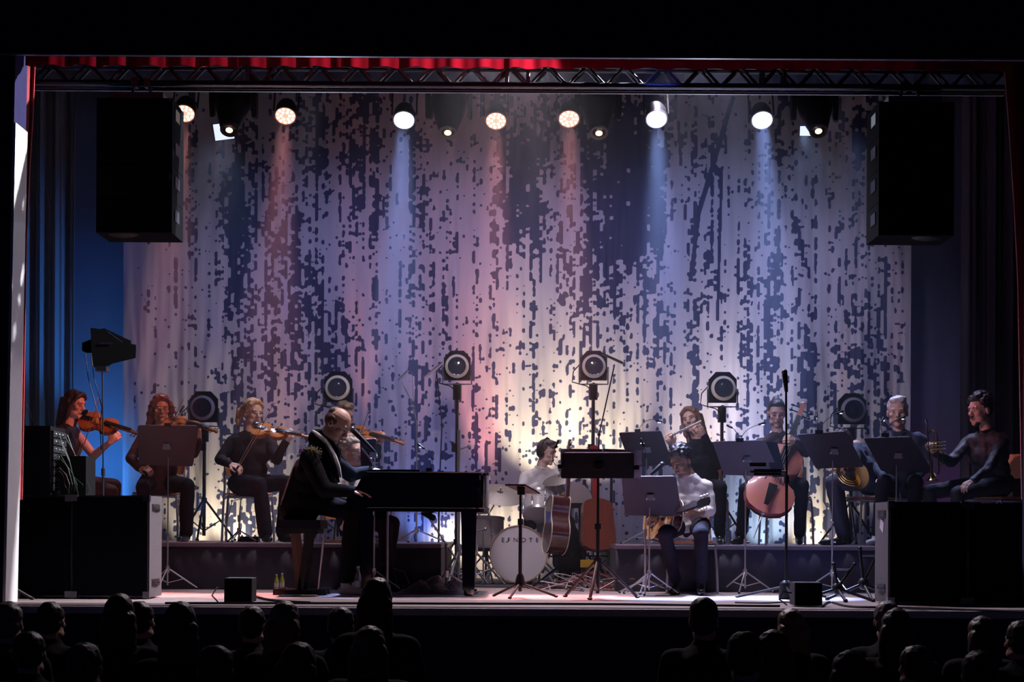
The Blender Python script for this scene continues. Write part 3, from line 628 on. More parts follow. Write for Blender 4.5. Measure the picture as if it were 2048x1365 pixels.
            Cp((.06, -.09, .06), (.085, -.10, .02), .020); Cp((.085, -.10, .02), (.095, -.10, -.07), .028, .030); Cp((.095, -.10, -.07), (.09, -.09, -.15), .028, .010)
            for s in (-1, 1): Cp((s*.012, .07, .118), (s*.058, .055, .085), .020); Cp((s*.058, .055, .085), (s*.080, .01, .02), .014)
        elif hair == 'bun': B((0, -.07, .135), (.035, .035, .032))
        elif hair == 'straight': 
            for s in (-1, 1): Cp((s*.012, .072, .116), (s*.060, .058, .080), .022); Cp((s*.060, .058, .080), (s*.084, .015, .0), .016); Cp((s*.084, .015, .0), (s*.088, .0, -.12), .018)
            for s in (-1, 1):
                for j in range(6): Cp((s*(.078), -.01-.016*j, .05), (s*(.080), -.03-.014*j, -.19), .018)
            for x in (-.04, 0, .04): Cp((x, -.095, .03), (x, -.10, -.22), .03)
        elif hair == 'fringe':
            for s in (-1, 1): B((s*.074, -.02, .025), (.010, .045, .032))
            B((0, -.033, .030), (.081, .078, .072)); B((0, -.06, .07), (.062, .052, .055)); dp = .001
        if extra_hair: extra_hair(B, Cp)
        blob(mb, 'hair', hm, t, .007, sm, dp, ds, 1)
    return t, P, h
def collar(t, P, h, mat, r=.066):
    c = P['nk'].lerp(h(0, -.02, -.11), .30); f = (h(0, 1, 0)-h(0, 0, 0)); f.z = 0; f.normalize(); l = V((-f.y, f.x, 0)); pts = []
    for i in range(13):
        a = -2.75+5.5*i/12; pts.append(c - f*math.cos(a)*r*1.0 + l*math.sin(a)*r*.95 + V((0, 0, .016*math.cos(a)-.008)))
    MB().path(pts, [.007]+[.013]*11+[.007], 7).build('collar', mat, t)
# chair -----------------------------------------------------------
def make_chair():
    t = thing('orchestra_chair', (0, 0, 0), 'tmp', 'chair', 'plywood chairs of the players')
    pl = [(-.20, -.21), (.20, -.21), (.215, -.1), (.20, .19), (-.20, .19), (-.215, -.1)]
    MB().prism(pl, frame((0, 0, 1), (1, 0, 0)), (0, 0, 0), .435, .452, .02).build('seat', SEATW, t)
    R = []
    for z in (.63, .70, .80, .86):
        w = .19 if z in (.63, .86) else .205
        R.append([V((w*math.cos(a), .20+.05*math.sin(a)+.0+(z-.63)*.18, z)) for a in [PI*(i/10) for i in range(11)]] + [V((w*math.cos(a)*.97, .188+.05*math.sin(a)+(z-.63)*.18, z)) for a in [PI*(i/10) for i in range(10, -1, -1)]])
    MB().rings(R).build('backrest', SEATW, t)
    for sx in (-1, 1):
        MB().path([(sx*.20, -.2, .42), (sx*.215, -.215, .2), (sx*.22, -.225, 0)], .011, 8).build('front_leg', CHROME, t)
        MB().path([(sx*.19, .245, .84), (sx*.20, .19, .5), (sx*.21, .2, .35), (sx*.22, .235, 0)], .011, 8).build('rear_leg', CHROME, t)
        MB().path([(sx*.20, -.2, .42), (sx*.2, .19, .42)], .010, 8).build('side_rail', CHROME, t)
    MB().path([(-.2, -.2, .42), (.2, -.2, .42)], .010, 8).build('front_rail', CHROME, t)
    MB().path([(-.2, .19, .42), (.2, .19, .42)], .010, 8).build('rear_rail', CHROME, t)
    return t
CH = [None]
def chair(px, D, z, rot, label, py=1000):
    x = at(px, py, D).x
    if CH[0] is None: CH[0] = make_chair(); o = CH[0]
    else: o = dup(CH[0])
    o.location = (x, D, z); o.rotation_euler = (0, 0, rot); o['label'] = label; return o
# violin family ---------------------------------------------------
VWOOD = M('amber_violin_varnish', (.50, .17, .035), .25, var=.35, scale=9, coat=.8, stretch=(2, 14, 1))
VSIDE = M('brown_violin_varnish', (.22, .06, .02), .3, var=.3, scale=9, coat=.7)
EBONY = M('ebony', (.012, .010, .010), .25)
def make_violin(k=1.0, name='violin', wood=VWOOD, side=VSIDE, endpin=False):
    t = thing(name, (0, 0, 0), 'tmp', 'violin' if k < 1.5 else 'cello')
    ws = [(0, .0), (.004, .03), (.02, .066), (.05, .092), (.085, .104), (.12, .100), (.15, .084), (.165, .060), (.18, .055), (.20, .0545), (.22, .058), (.232, .075), (.26, .082), (.29, .083), (.32, .074), (.345, .048), (.354, .022), (.356, .0)]
    up_ = [(x*k, w*k) for x, w in ws]; poly = up_ + [(x, -w) for x, w in up_[-2:0:-1]]
    X = frame((0, 0, 1), (1, 0, 0)); cx, cyy = .178*k, 0
    MB().prism(poly, X, (0, 0, 0), -.020*k, .012*k).build('ribs', side, t)
    def plate(zb, dome, s):
        R = []
        for q, zz in ((1.03, 0), (1.035, .003), (.93, .006), (.75, .012), (.5, .0155), (.25, .0175), (.02, .018)):
            R.append([V((cx+(p[0]-cx)*q, p[1]*q, zb+s*zz*k*dome)) for p in poly])
        return MB().rings(R)
    plate(.012*k, 1, 1).build('top_plate', wood, t); plate(-.020*k, 1, -1).build('back_plate', side, t)
    for s in (-1, 1): MB().path([(.145*k, s*.050*k, .024*k), (.15*k, s*.040*k, .027*k), (.19*k, s*.038*k, .0285*k), (.215*k, s*.030*k, .0295*k), (.22*k, s*.024*k, .030*k)], .0028*k, 5).build('sound_hole', EBONY, t)
    MB().box((.44*k, 0, .022*k), (.19*k, .024*k, .020*k)).cap((.352*k, 0, .0*k), (.36*k, 0, .02*k), .014*k).build('neck', wood, t)
    MB().prism([(.245*k, -.019*k), (.245*k, .019*k), (.515*k, .011*k), (.515*k, -.011*k)], X, (0, 0, 0), .036*k, .043*k, .02).build('fingerboard', EBONY, t)
    MB().prism([(.02*k, -.010*k), (.02*k, .010*k), (.13*k, .020*k), (.13*k, -.020*k)], X, (0, 0, 0), .034*k, .040*k, .05).build('tailpiece', EBONY, t)
    MB().box((.178*k, 0, .042*k), (.004*k, .042*k, .034*k)).build('bridge', M('pale_maple', (.6, .42, .2), .5), t)
    sc = MB().box((.56*k, 0, .016*k), (.07*k, .020*k, .022*k)); sc.lathe([(.012*k, -.012*k), (.016*k, 0), (.012*k, .012*k)], (.60*k, 0, .010*k), (0, 1, 0), 14); sc.build('scroll', wood, t)
    for i in range(4):
        s = 1 if i % 2 else -1
        MB().tube((.535*k+i*.014*k, 0, .016*k), (.535*k+i*.014*k, s*.034*k, .016*k), .003*k).ball((.535*k+i*.014*k, s*.042*k, .016*k), (.007*k, .009*k, .003*k)).build('peg', EBONY, t)
        MB().path([(.13*k, (i-1.5)*.010*k, .041*k), (.178*k, (i-1.5)*.011*k, .0605*k), (.52*k, (i-1.5)*.005*k, .045*k)], .0006*k+.0002, 4).build('string', CHROME, t)
    if k < 1.5: MB().ball((.015*k, .045*k, .036*k), (.03*k, .036*k, .008*k)).tube((.008*k, .045*k, .03*k), (.008*k, .045*k, -.02*k), .004).build('chin_rest', EBONY, t)
    else: MB().tube((.0, 0, -.004*k), (-.28, 0, -.004*k), .006).ball((0, 0, -.004*k), .02).build('endpin', CHROME, t)
    return t
def place(o, p, q, nrm):
    x = (q-p).normalized(); n = V(nrm); n = (n-x*n.dot(x)).normalized(); y = n.cross(x)
    o.matrix_world = Matrix.Translation(p) @ Matrix((x, y, n)).transposed().to_4x4(); return o
BOWM = M('bow_wood', (.45, .17, .06), .35, coat=.4)
def bow(frog, tip, side, label):
    t = thing('violin_bow', frog, label, 'bow'); d = (tip-frog).normalized(); s = V(side); s = (s-d*s.dot(d)).normalized(); L = .72
    MB().path([frog+d*L*u + s*(-.004+.010*math.sin(PI*u)) for u in [i/8 for i in range(9)]], [.0042]*6+[.0036, .003, .003], 6).build('stick', BOWM, t)
    MB().path([frog+d*.03-s*.018, frog+d*(L-.01)-s*.014], .0016, 4).build('bow_hair', PAPER, t)
    MB().box(frog+d*.035-s*.010, (.010, .018, .045), frame(d, (s.cross(d)))).build('frog', EBONY, t)
    MB().box(frog+d*(L-.003)-s*.008, (.008, .016, .014), frame(d, (s.cross(d)))).build('tip', PAPER, t); return t
def glasses(h, t, hs):
    g = thing('eyeglasses', h(0, .09, .01), 'thin gold rimmed glasses worn by the curly haired violinist', 'glasses')
    for s in (-1, 1):
        MB().path([h(s*(.032+.021*math.cos(a)), .101-.006*abs(math.cos(a)), .008+.017*math.sin(a)) for a in [2*PI*i/14 for i in range(14)]], .0016, 5, True).build('rim', M('gold_rim', (.8, .5, .25), .25, 1), g)
        MB().path([h(s*.053, .09, .015), h(s*.078, .03, .014), h(s*.08, -.02, .01)], .0015, 5).build('temple', M('gold_rim', (.8, .5, .25), .25, 1), g)
    MB().path([h(-.011, .104, .012), h(.011, .104, .012)], .0016, 5).build('nose_bridge', M('gold_rim', (.8, .5, .25), .25, 1), g)
PZ = RH
# 1 violist at far left, profile
t1, P, h = person('seated woman in a dark sleeveless top playing viola in profile at far left', 15.75,
    dict(pel=(142, 968), nk=(134, 853), hd=(149, 812), sa=(112, 868, -.17), sb=(150, 866, .15), ea=(108, 925, -.20), wa=(134, 944, -.30), eb=(188, 912, .0), wb=(219, 886, -.10),
         ka=(222, 984, -.16), kb=(228, 972, .16), fa=(226, 1078, -.16), fb=(232, 1078, .18), ta=(265, 1084, -.2), tb=(265, 1084, .15)),
    face=(1, -.42, -.18), skin='pale', top='none', topm=M('dark_sequin_top', (.02, .012, .016), .35, var=.6, scale=120), botm=DRED, hair='straight', hairc=('dark_brown', (.045, .018, .012)),
    z0=PZ, eyes='down', hA=(158, 945, -.36, (0, -.4, 1), .7), hB=(240, 864, -.12, (.2, -1, .2), .8, -1))
chair(140, 15.95, PZ, PI/2, 'chair under the violist at far left')
vio = make_violin(1.1, 'viola'); place(vio, at(163, 838, 15.52), at(268, 868, 15.30), (.05, -.75, .66)); vio['label'] = 'glossy amber viola held by the woman at far left'; vio['category'] = 'viola'
bow(at(147, 944, 15.42), at(192, 818, 15.30), (1, .3, .2), 'bow hanging down from the hand of the violist at far left')
# 2 curly violinist
t2, P, h = person('seated woman with long curly hair and glasses playing violin behind the first music stand', 15.7,
    dict(pel=(318, 966), nk=(322, 862), hd=(322, 820), sa=(286, 878, .0), sb=(357, 876, .03), ea=(262, 918, -.10), wa=(280, 938, -.27), eb=(388, 906, -.16), wb=(397, 880, -.34),
         ka=(286, 975, -.42), kb=(375, 972, -.42), fa=(300, 1072, -.36), fb=(372, 1072, -.38), ta=(295, 1084, -.6), tb=(362, 1084, -.55)),
    face=(.30, -1, -.12), skin='tan', top='long', topm=M('dark_red_knit', (.04, .010, .014), .85, var=.3, scale=40), botm=BLK, hair='longcurly', hairc=('auburn', (.11, .025, .014)), z0=PZ, flare=.012,
    hA=(298, 938, -.33, (0, -.5, 1), .6), hB=(392, 858, -.36, (0, -1, -.2), .8, -1), legr=.98)
glasses(h, t2, .92)
chair(318, 15.9, PZ, 0, 'chair under the curly haired violinist')
V0 = make_violin(); V0['label'] = 'violin held by the curly haired woman with glasses'; V0['group'] = 'violins being played'; place(V0, at(336, 842, 15.45), at(424, 864, 15.16), (.1, -.6, .8))
bow(at(293, 940, 15.34), at(366, 803, 15.22), (1, .2, .3), 'bow of the curly haired violinist rising past the top of her music stand')
# 3 blond ponytail violinist
t3, P, h = person('seated blond woman with ponytail in black playing violin', 15.85,
    dict(pel=(496, 968), nk=(499, 866), hd=(506, 828), sa=(464, 884, -.02), sb=(540, 880, .02), ea=(440, 920, -.10), wa=(460, 929, -.27), eb=(553, 920, -.12), wb=(571, 884, -.22),
         ka=(519, 968, -.46), kb=(574, 966, -.34), fa=(531, 1072, -.42), fb=(566, 1074, -.30), ta=(541, 1086, -.62), tb=(585, 1086, -.42)),
    face=(.62, -.8, -.12), skin='pale', topm=M('black_jersey', (.013, .011, .017), .8, var=.25, scale=30, spec=.2), botm=CHAR, hair='pony', hairc=('blond', (.55, .33, .17)), z0=PZ, flare=.018, eyes='down',
    hA=(485, 936, -.33, (0, -.5, 1), .6), hB=(585, 862, -.26, (0, -1, .1), .8, -1))
chair(496, 16.05, PZ, .25, 'chair under the blond ponytailed violinist')
o = dup(V0); o['label'] = 'violin held by the blond ponytailed woman'; place(o, at(506, 858, 15.62), at(608, 876, 15.42), (.1, -.62, .75))
bow(at(473, 944, 15.48), at(541, 820, 15.36), (1, .2, .3), 'bow of the blond ponytailed violinist slanting across her chest')
# 4 violinist behind the pianist
t4, P, h = person('light haired woman in black playing violin behind the bald pianist', 16.25,
    dict(pel=(690, 972), nk=(682, 872), hd=(688, 834), sa=(655, 892, 0), sb=(722, 888, 0), ea=(640, 940, -.1), wa=(665, 962, -.25), eb=(752, 915, -.08), wb=(755, 890, -.26),
         ka=(690, 975, -.45), kb=(765, 972, -.40), fa=(690, 1074, -.4), fb=(768, 1074, -.4), ta=(690, 1086, -.6), tb=(770, 1086, -.6)),
    face=(.62, -.75, -.28), skin='pale', botm=BLK, hair='short', hairc=('ash_blond', (.42, .30, .20)), z0=PZ, eyes='down', hA=(690, 965, -.3, (0, -.5, 1), .6), hB=(764, 872, -.30, (0, -1, .1), .8, -1))
chair(692, 16.4, PZ, 0, 'chair under the violinist behind the pianist')
o = dup(V0); o['label'] = 'violin held above the piano by the woman behind the pianist'; place(o, at(697, 862, 15.96), at(797, 888, 15.72), (.1, -.66, .72))
bow(at(680, 962, 15.9), at(731, 842, 15.72), (1, .2, .3), 'bow of the violinist behind the pianist, only its upper end showing')
# 5 pianist
def suit(mb, P, C, S, up, h):
    b = P['pel'].lerp(C, .5); n_ = P['nk']
    mb.cap(n_+V((-.03, 0, .025)), n_+V((.03, -.01, -.06)), .082, .10); mb.cap(n_+V((.05, -.02, -.12)), b+V((.10, -.02, .0)), .115, .13)
    mb.cap(P['pel']+V((-.05, 0, -.05)), C+V((-.03, 0, 0)), .17, .145); mb.cap(b+V((.07, 0, -.06)), P['pel']+V((.08, 0, .02)), .14, .14)
    mb.cap(P['pel']+V((-.10, -.02, -.07)), P['pel']+V((.12, -.03, -.02)), .125, .10); mb.cap(C+V((-.02, 0, .02)), P['nk']+V((-.045, 0, -.01)), .12, .055)
    mb.cap(P['sa'], P['ea'], .078, .07).cap(P['sb'], P['eb'], .075, .065).cap(P['ea'], P['wa'], .066, .046).cap(P['eb'], P['wb'], .06, .044)
tp, P, h = person('bald man in a black velvet suit with sequined shoulders playing the piano', 14.15,
    dict(pel=(614, 1000), nk=(643, 884), hd=(672, 853), sa=(617, 916, -.22), sb=(648, 912, .20), ea=(648, 980, -.30), wa=(706, 984, -.20), eb=(702, 950, .28), wb=(740, 942, .40),
         ka=(706, 1026, -.14), kb=(712, 1022, .20), fa=(690, 1168, -.16), fb=(712, 1166, .22), ta=(735, 1188, -.18), tb=(745, 1185, .22)),
    face=(.88, -.32, -.62), up=(.4, 0, 1), skin='fair', hs=1.04, topm=SUIT, botm=SUIT, hair='fringe', hairc=('shaved_brown', (.10, .05, .035), .8), z0=0, bulk=1.15, eyes='down', extra_top=suit,
    hA=(730, 985, -.22, (0, 0, 1), .25), hB=(766, 942, .40, (0, 0, 1), .2, -1), legr=1.1, shoes=M('pale_dress_shoe', (.4, .36, .36), .4), disp=.004)
c0 = P['nk']
MB().path([c0+V((.035, -.115, .015)), c0+V((.075, -.12, -.05)), c0+V((.115, -.125, -.13)), c0+V((.150, -.125, -.22)), c0+V((.175, -.125, -.30))], [.016, .022, .026, .022, .008], 8).build('shirt_front', WHT, tp)
MB().path([c0+V((-.065, -.06, .085)), c0+V((-.030, -.095, .06)), c0+V((.02, -.105, .02)), c0+V((.065, -.10, -.03))], [.010, .016, .018, .014], 8).build('collar', WHT, tp)
MB().path([c0+V((.04, -.135, -.02)), c0+V((.085, -.150, -.12)), c0+V((.13, -.150, -.24)), c0+V((.16, -.14, -.34))], [.012, .028, .024, .008], 8).build('lapel', SUIT, tp)
GLIT = [M('gold_sequin', (.8, .65, .25), .2, .9), M('purple_sequin', (.3, .12, .6), .2, .9), M('silver_sequin', (.7, .7, .7), .2, .9)]
r3 = random.Random(9); mbs = [MB(), MB(), MB()]
for i in range(150):
    u, w_ = r3.random(), r3.gauss(0, .018); p = (P['sa']+V((-.075, -.035, .045))).lerp(P['sa']+V((.115, -.055, .03)), u) + V((0, r3.uniform(-.02, .03), w_+.03*math.sin(u*PI)))
    mbs[1 if (u < .3 and r3.random() < .6) else r3.choice([0, 2, 0])].ball(p, r3.uniform(.0035, .007), None, 5, 3)
for m_, g_ in zip(mbs, GLIT):
    q = m_.build('sequin_patch', g_, tp); q['kind'] = 'stuff'
MB().ball(h(.086, -.010, .0), V((.010, .012, .012)), None, 10, 6).build('earpiece', BLACK, tp)
# 6 man behind the piano
te, P, h = person('grey haired man in black waistcoat and white shirt seated behind the piano keyboard', 14.95,
    dict(pel=(712, 1040), nk=(704, 945), hd=(707, 908), sa=(676, 968, -.05), sb=(742, 965, .12), ea=(668, 1010, -.15), wa=(712, 1015, -.2), eb=(760, 1010, 0), wb=(770, 985, -.1),
         ka=(770, 1050, -.1), kb=(785, 1048, .12), fa=(775, 1168, -.05), fb=(770, 1168, .15), ta=(800, 1180, -.05), tb=(800, 1180, .15)),
    face=(.72, -.7, .05), skin='pale', topm=WHT, botm=CHAR, hair='curly', hairc=('silver_blond', (.42, .36, .32)), z0=0, hA=(730, 1012, -.2, (0, 0, 1), .4), hB=(782, 975, -.1, (0, 0, 1), .4, -1))
collar(te, P, h, WHT)
mb = MB(); Cc = (P['sa']+P['sb'])/2; mb.cap(P['pel']+V((0, 0, .05)), Cc-V((0, 0, .13)), .145, .135); mb.cap(Cc+V((-.075, .0, -.1)), Cc+V((-.09, .02, .0)), .07, .05).cap(Cc+V((.075, 0, -.1)), Cc+V((.09, .02, 0)), .07, .05)
blob(mb, 'waistcoat', BLK, te, .01, 2)
chair(712, 15.05, 0, .9, 'chair under the grey haired man behind the piano')
# 7 drummer

CAPM = M('grey_cap_cloth', (.10, .07, .08), .8)
td, P, h = person('drummer in white shirt, cap and headphones behind the drum kit', 17.75,
    dict(pel=(1085, 1022), nk=(1082, 938), hd=(1093, 908), sa=(1051, 956, 0), sb=(1112, 953, .05), ea=(1042, 985, -.1), wa=(1062, 1000, -.3), eb=(1126, 985, -.1), wb=(1128, 990, -.33),
         ka=(1060, 1040, -.4), kb=(1115, 1040, -.4), fa=(1060, 1135, -.45), fb=(1115, 1135, -.45), ta=(1060, 1145, -.65), tb=(1115, 1145, -.65)),
    face=(.80, -.6, -.15), skin='pale', topm=WHT, top='rolled', botm=CHAR, hair='short', hairc=('dark_crop', (.05, .03, .025)), z0=0, eyes='down', hA=(1078, 1003, -.4, (0, 0, 1), .9), hB=(1120, 1000, -.45, (0, 0, 1), .9, -1))
collar(td, P, h, WHT)
mb = MB(); mb.ball(h(0, -.02, .068), V((.090, .098, .090))*.94, head_frame((.8, -.6, -.15)), 16, 10).ball(h(0, .07, .085), V((.06, .055, .012)), head_frame((.8, -.6, -.15)), 14, 6)
c = mb.build('cap', CAPM, td)
hp = thing('headphones', h(0, 0, .1), 'black over-ear headphones on the drummer', 'headphones')
for s in (-1, 1): MB().lathe([(.028, -.012), (.042, -.012), (.042, .012), (.025, .018)], h(s*.092, -.012, .0), (h(1, 0, 0)-h(-1, 0, 0)), 16).build('ear_cup', BLACK, hp)
MB().path([h(.097*math.cos(a), -.012, .0+.16*math.sin(a)) for a in [PI*i/12 for i in range(13)]], .008, 6).build('headband', BLACK, hp)
st = thing('drum_stool', (at(1085, 1050, 17.85).x, 17.85, 0), 'round black drum stool under the drummer', 'stool')
MB().lathe([(.14, .40), (.165, .42), (.165, .47), (.14, .49)], (st.location.x, 17.85, 0), n=24).build('seat', BLACK, st)
MB().tube((st.location.x, 17.85, .1), (st.location.x, 17.85, .42), .02).build('post', CHROME, st)
for a in (.3, 2.4, 4.5): MB().tube((st.location.x, 17.85, .25), (st.location.x+.25*math.cos(a), 17.85+.25*math.sin(a), .01), .01).build('leg', CHROME, st)
# 8 guitarist
tg, P, h = person('dark curly haired man in white shirt playing acoustic guitar, head bent', 14.95,
    dict(pel=(1378, 1052), nk=(1378, 952), hd=(1363, 926), sa=(1340, 975, 0), sb=(1413, 975, 0), ea=(1325, 1020, -.15), wa=(1315, 1030, -.35), eb=(1421, 1022, -.05), wb=(1392, 1026, -.27),
         ka=(1330, 1068, -.44), kb=(1402, 1068, -.46), fa=(1352, 1165, -.22), fb=(1402, 1165, -.42), ta=(1340, 1180, -.4), tb=(1402, 1186, -.62)),
    face=(-.68, -.72, -.42), up=(-.15, 0, 1), skin='brown', topm=WHT, top='rolled', botm=CHAR, hair='curly', hairc=('black_curls', (.012, .010, .012)), z0=0, eyes='down', disp=.012,
    hA=(1308, 1040, -.42, (0, -1, 0), .5), hB=(1376, 1020, -.34, (0, -1, .1), .9, -1))
collar(tg, P, h, WHT)
chair(1380, 15.12, 0, 0, 'chair under the guitarist in white')
# 9 flutist
tf, P, h = person('woman with long light brown hair in black playing flute', 16.2,
    dict(pel=(1404, 976), nk=(1396, 882), hd=(1383, 843), sa=(1368, 902, -.06), sb=(1432, 900, .06), ea=(1352, 922, -.2), wa=(1345, 893, -.33), eb=(1436, 930, -.12), wb=(1408, 872, -.22),
         ka=(1390, 978, -.45), kb=(1440, 976, -.45), fa=(1390, 1074, -.4), fb=(1440, 1074, -.4), ta=(1390, 1086, -.6), tb=(1440, 1086, -.6)),
    face=(-.42, -.9, .06), up=(-.28, 0, 1), skin='pale', hair='straight', hairc=('light_brown', (.25, .13, .07)), z0=PZ, hA=(1337, 872, -.36, (0, -1, 0), .7), hB=(1396, 856, -.26, (0, -1, 0), .8, -1), botm=BLK)
fl = thing('flute', at(1370, 858, 15.9), 'silver flute held sideways by the long haired woman', 'flute')
p, q = at(1402, 843, 15.94), at(1338, 874, 15.82); d = (q-p).normalized()
SILV = M('bright_silver', (.88, .88, .92), .4, .4); MB().tube(p, q, .0105, n=12).build('body_tube', SILV, fl); MB().ball(p+d*.055, (.013, .013, .006)).build('lip_plate', SILV, fl)
for i in range(9): MB().ball(p.lerp(q, .38+.065*i)+V((.002, -.006, .009)), (.0075, .0075, .003)).build('key', CHROME, fl)
chair(1406, 16.35, PZ, 0, 'chair under the flute player')
# 10 cellist
tc_, P, h = person('woman with dark hair in a bun and dark top playing cello', 15.95,
    dict(pel=(1556, 968), nk=(1556, 868), hd=(1553, 830), sa=(1516, 892, 0), sb=(1597, 890, 0), ea=(1490, 935, -.1), wa=(1500, 965, -.38), eb=(1612, 905, -.18), wb=(1590, 884, -.34),
         ka=(1492, 980, -.42), kb=(1604, 972, -.42), fa=(1482, 1072, -.26), fb=(1598, 1074, -.34), ta=(1465, 1087, -.42), tb=(1600, 1089, -.58)),
    face=(-.03, -1, -.22), skin='pale', hair='bun', hairc=('near_black', (.022, .014, .014)), z0=PZ, eyes='down', hA=(1512, 972, -.45, (0, -1, .2), .7), hB=(1572, 876, -.42, (0, -1, .2), 1.0, -1), botm=BLK, topm=M('dark_plum_jersey', (.045, .025, .040), .75, var=.2))
chair(1572, 16.15, PZ, 0, 'chair under the cellist')
ce = make_violin(2.12, 'cello', M('red_cello_varnish', (.44, .15, .11), .38, var=.3, scale=4, coat=.5), M('dark_red_cello_side', (.16, .03, .03), .3, coat=.7), True)
ce['label'] = 'red varnished cello between the knees of the woman with a bun'; place(ce, at(1526, 1026, 15.28), at(1602, 822, 15.90), (-.22, -1, -.2))
# 11 horn player, face hidden behind the stand
tj, P, h = person('horn player in dark blue shirt bent behind the tilted music stand, face hidden', 16.0,
    dict(pel=(1742, 966), nk=(1712, 892), hd=(1684, 892, -.02), sa=(1708, 910, -.16), sb=(1738, 905, .16), ea=(1712, 945, -.32), wa=(1695, 945, -.38), eb=(1735, 945, .1), wb=(1712, 948, -.1),
         ka=(1664, 966, -.2), kb=(1672, 962, .1), fa=(1684, 1074, -.24), fb=(1692, 1074, .12), ta=(1655, 1088, -.26), tb=(1662, 1088, .1)),
    face=(-.85, -.5, -.3), skin='fair', topm=NAVY, botm=M('blue_grey_trousers', (.05, .055, .10), .75, var=.2, scale=30), hair='short', hairc=('dark_brown', (.045, .018, .012)), z0=PZ, eyes='down', hA=(1682, 940, -.4, (0, -1, 0), .8), hB=(1698, 940, -.1, (0, -1, 0), .8, -1))
chair(1742, 16.05, PZ, -1.3, 'chair under the hidden horn player')
# 12 grey haired man
tk, P, h = person('grey haired man in dark blue shirt looking ahead behind the right hand music stand', 16.0,
    dict(pel=(1805, 968), nk=(1799, 866), hd=(1795, 828), sa=(1760, 886, 0), sb=(1842, 882, 0), ea=(1748, 930, -.05), wa=(1768, 958, -.28), eb=(1856, 930, -.05), wb=(1836, 955, -.25),
         ka=(1768, 964, -.44), kb=(1832, 964, -.44), fa=(1752, 1074, -.38), fb=(1826, 1074, -.38), ta=(1735, 1090, -.56), tb=(1826, 1090, -.6)),
    face=(-.22, -1, -.06), skin='pale', hs=1.04, topm=NAVY, botm=CHAR, hair='short', hairc=('silver', (.62, .58, .60)), z0=PZ, disp=.010, shoes=M('white_shoe', (.6, .6, .65), .5), hA=(1762, 958, -.44, (0, 0, 1), .6), hB=(1826, 960, -.4, (0, 0, 1), .6, -1), bulk=1.15)
collar(tk, P, h, NAVY, .072)
chair(1806, 16.15, PZ, 0, 'chair under the grey haired man')
# 13 trumpeter
tl, P, h = person('bearded man in black shirt holding a trumpet upright on his knee at far right', 15.75,
    dict(pel=(1988, 968), nk=(1974, 864), hd=(1960, 824), sa=(1938, 884, .10), sb=(2006, 882, -.12), ea=(1902, 925, -.05), wa=(1870, 908, -.25), eb=(1978, 938, -.32), wb=(1946, 962, -.40),
         ka=(1858, 985, -.18), kb=(1915, 988, -.36), fa=(1868, 1078, -.2), fb=(1915, 1080, -.4), ta=(1840, 1090, -.25), tb=(1890, 1090, -.5)),
    face=(-.93, -.5, -.08), skin='fair', hs=1.02, bulk=1.1, topm=M('black_shirt_fabric', (.012, .013, .024), .6, var=.25, scale=30, bump=.35, sheen=.08), botm=M('dark_jeans', (.016, .016, .026), .8), hair='curly', hairc=('black_curls', (.012, .010, .012)), z0=PZ, disp=.012,
    hA=(1858, 868, -.28, (-.3, -1, 0), 1.0, -1), hB=(1918, 978, -.46, (0, -.3, 1), .5))
collar(tl, P, h, BLK, .070)
MB().ball(h(0, .050, -.096), V((.046, .036, .026)), head_frame((-.93, -.5, -.08)), 12, 8).ball(h(0, .093, -.04), V((.024, .008, .006)), head_frame((-.93, -.5, -.08)), 10, 6).build('beard', hairm('black_curls', (.012, .010, .012)), tl)
chair(2000, 15.85, PZ, -1.0, 'chair under the trumpet player at far right')
# ------------------------------------------------------------------ trumpet and horn
BRASS = M('lacquered_brass', (.85, .58, .20), .18, 1, var=.1)
def trumpet():
    D = 15.42; t = thing('trumpet', at(1862, 966, D), 'brass trumpet standing bell down on the knee of the man at far right', 'trumpet')
    a = lambda x, y, d=0: at(x, y, D+d)
    MB().lathe([(.010, 0), (.012, .012), (.006, .03), (.0045, .085)], a(1852, 840), a(1857, 880)-a(1852, 840), 12).build('mouthpiece', M('silver_mouthpiece', (.8, .8, .8), .15, 1), t)
    MB().path([a(1854, 858), a(1858, 900), a(1861, 935), a(1862, 952)], .006, 8).build('leadpipe', BRASS, t)
    MB().path([a(1857, 868), a(1862, 860), a(1870, 862), a(1874, 872), a(1876, 900), a(1878, 940), a(1877, 948), a(1872, 952), a(1868, 946)], .006, 8).build('main_tube', BRASS, t)
    MB().lathe([(.006, 0), (.008, .10), (.012, .16), (.020, .20), (.036, .228), (.060, .240), (.0615, .244)], a(1862, 908), a(1862, 966)-a(1860, 908), 24).build('bell', BRASS, t)
    for i in range(3):
        x = 1865 + 0; y = 884+i*7
        MB().tube(a(1860, y), a(1884, y), .0085, n=10).build('valve_casing', BRASS, t); MB().tube(a(1884, y), a(1889, y), .004).ball(a(1890, y), (.009, .009, .006)).build('valve_cap', CHROME, t)
    MB().path([a(1869, 868, .02), a(1868, 890, .02), a(1868, 905, .02)], .005, 6).path([a(1880, 903), a(1886, 905), a(1886, 930), a(1880, 932)], .005, 6).build('tuning_slide', BRASS, t)
trumpet()
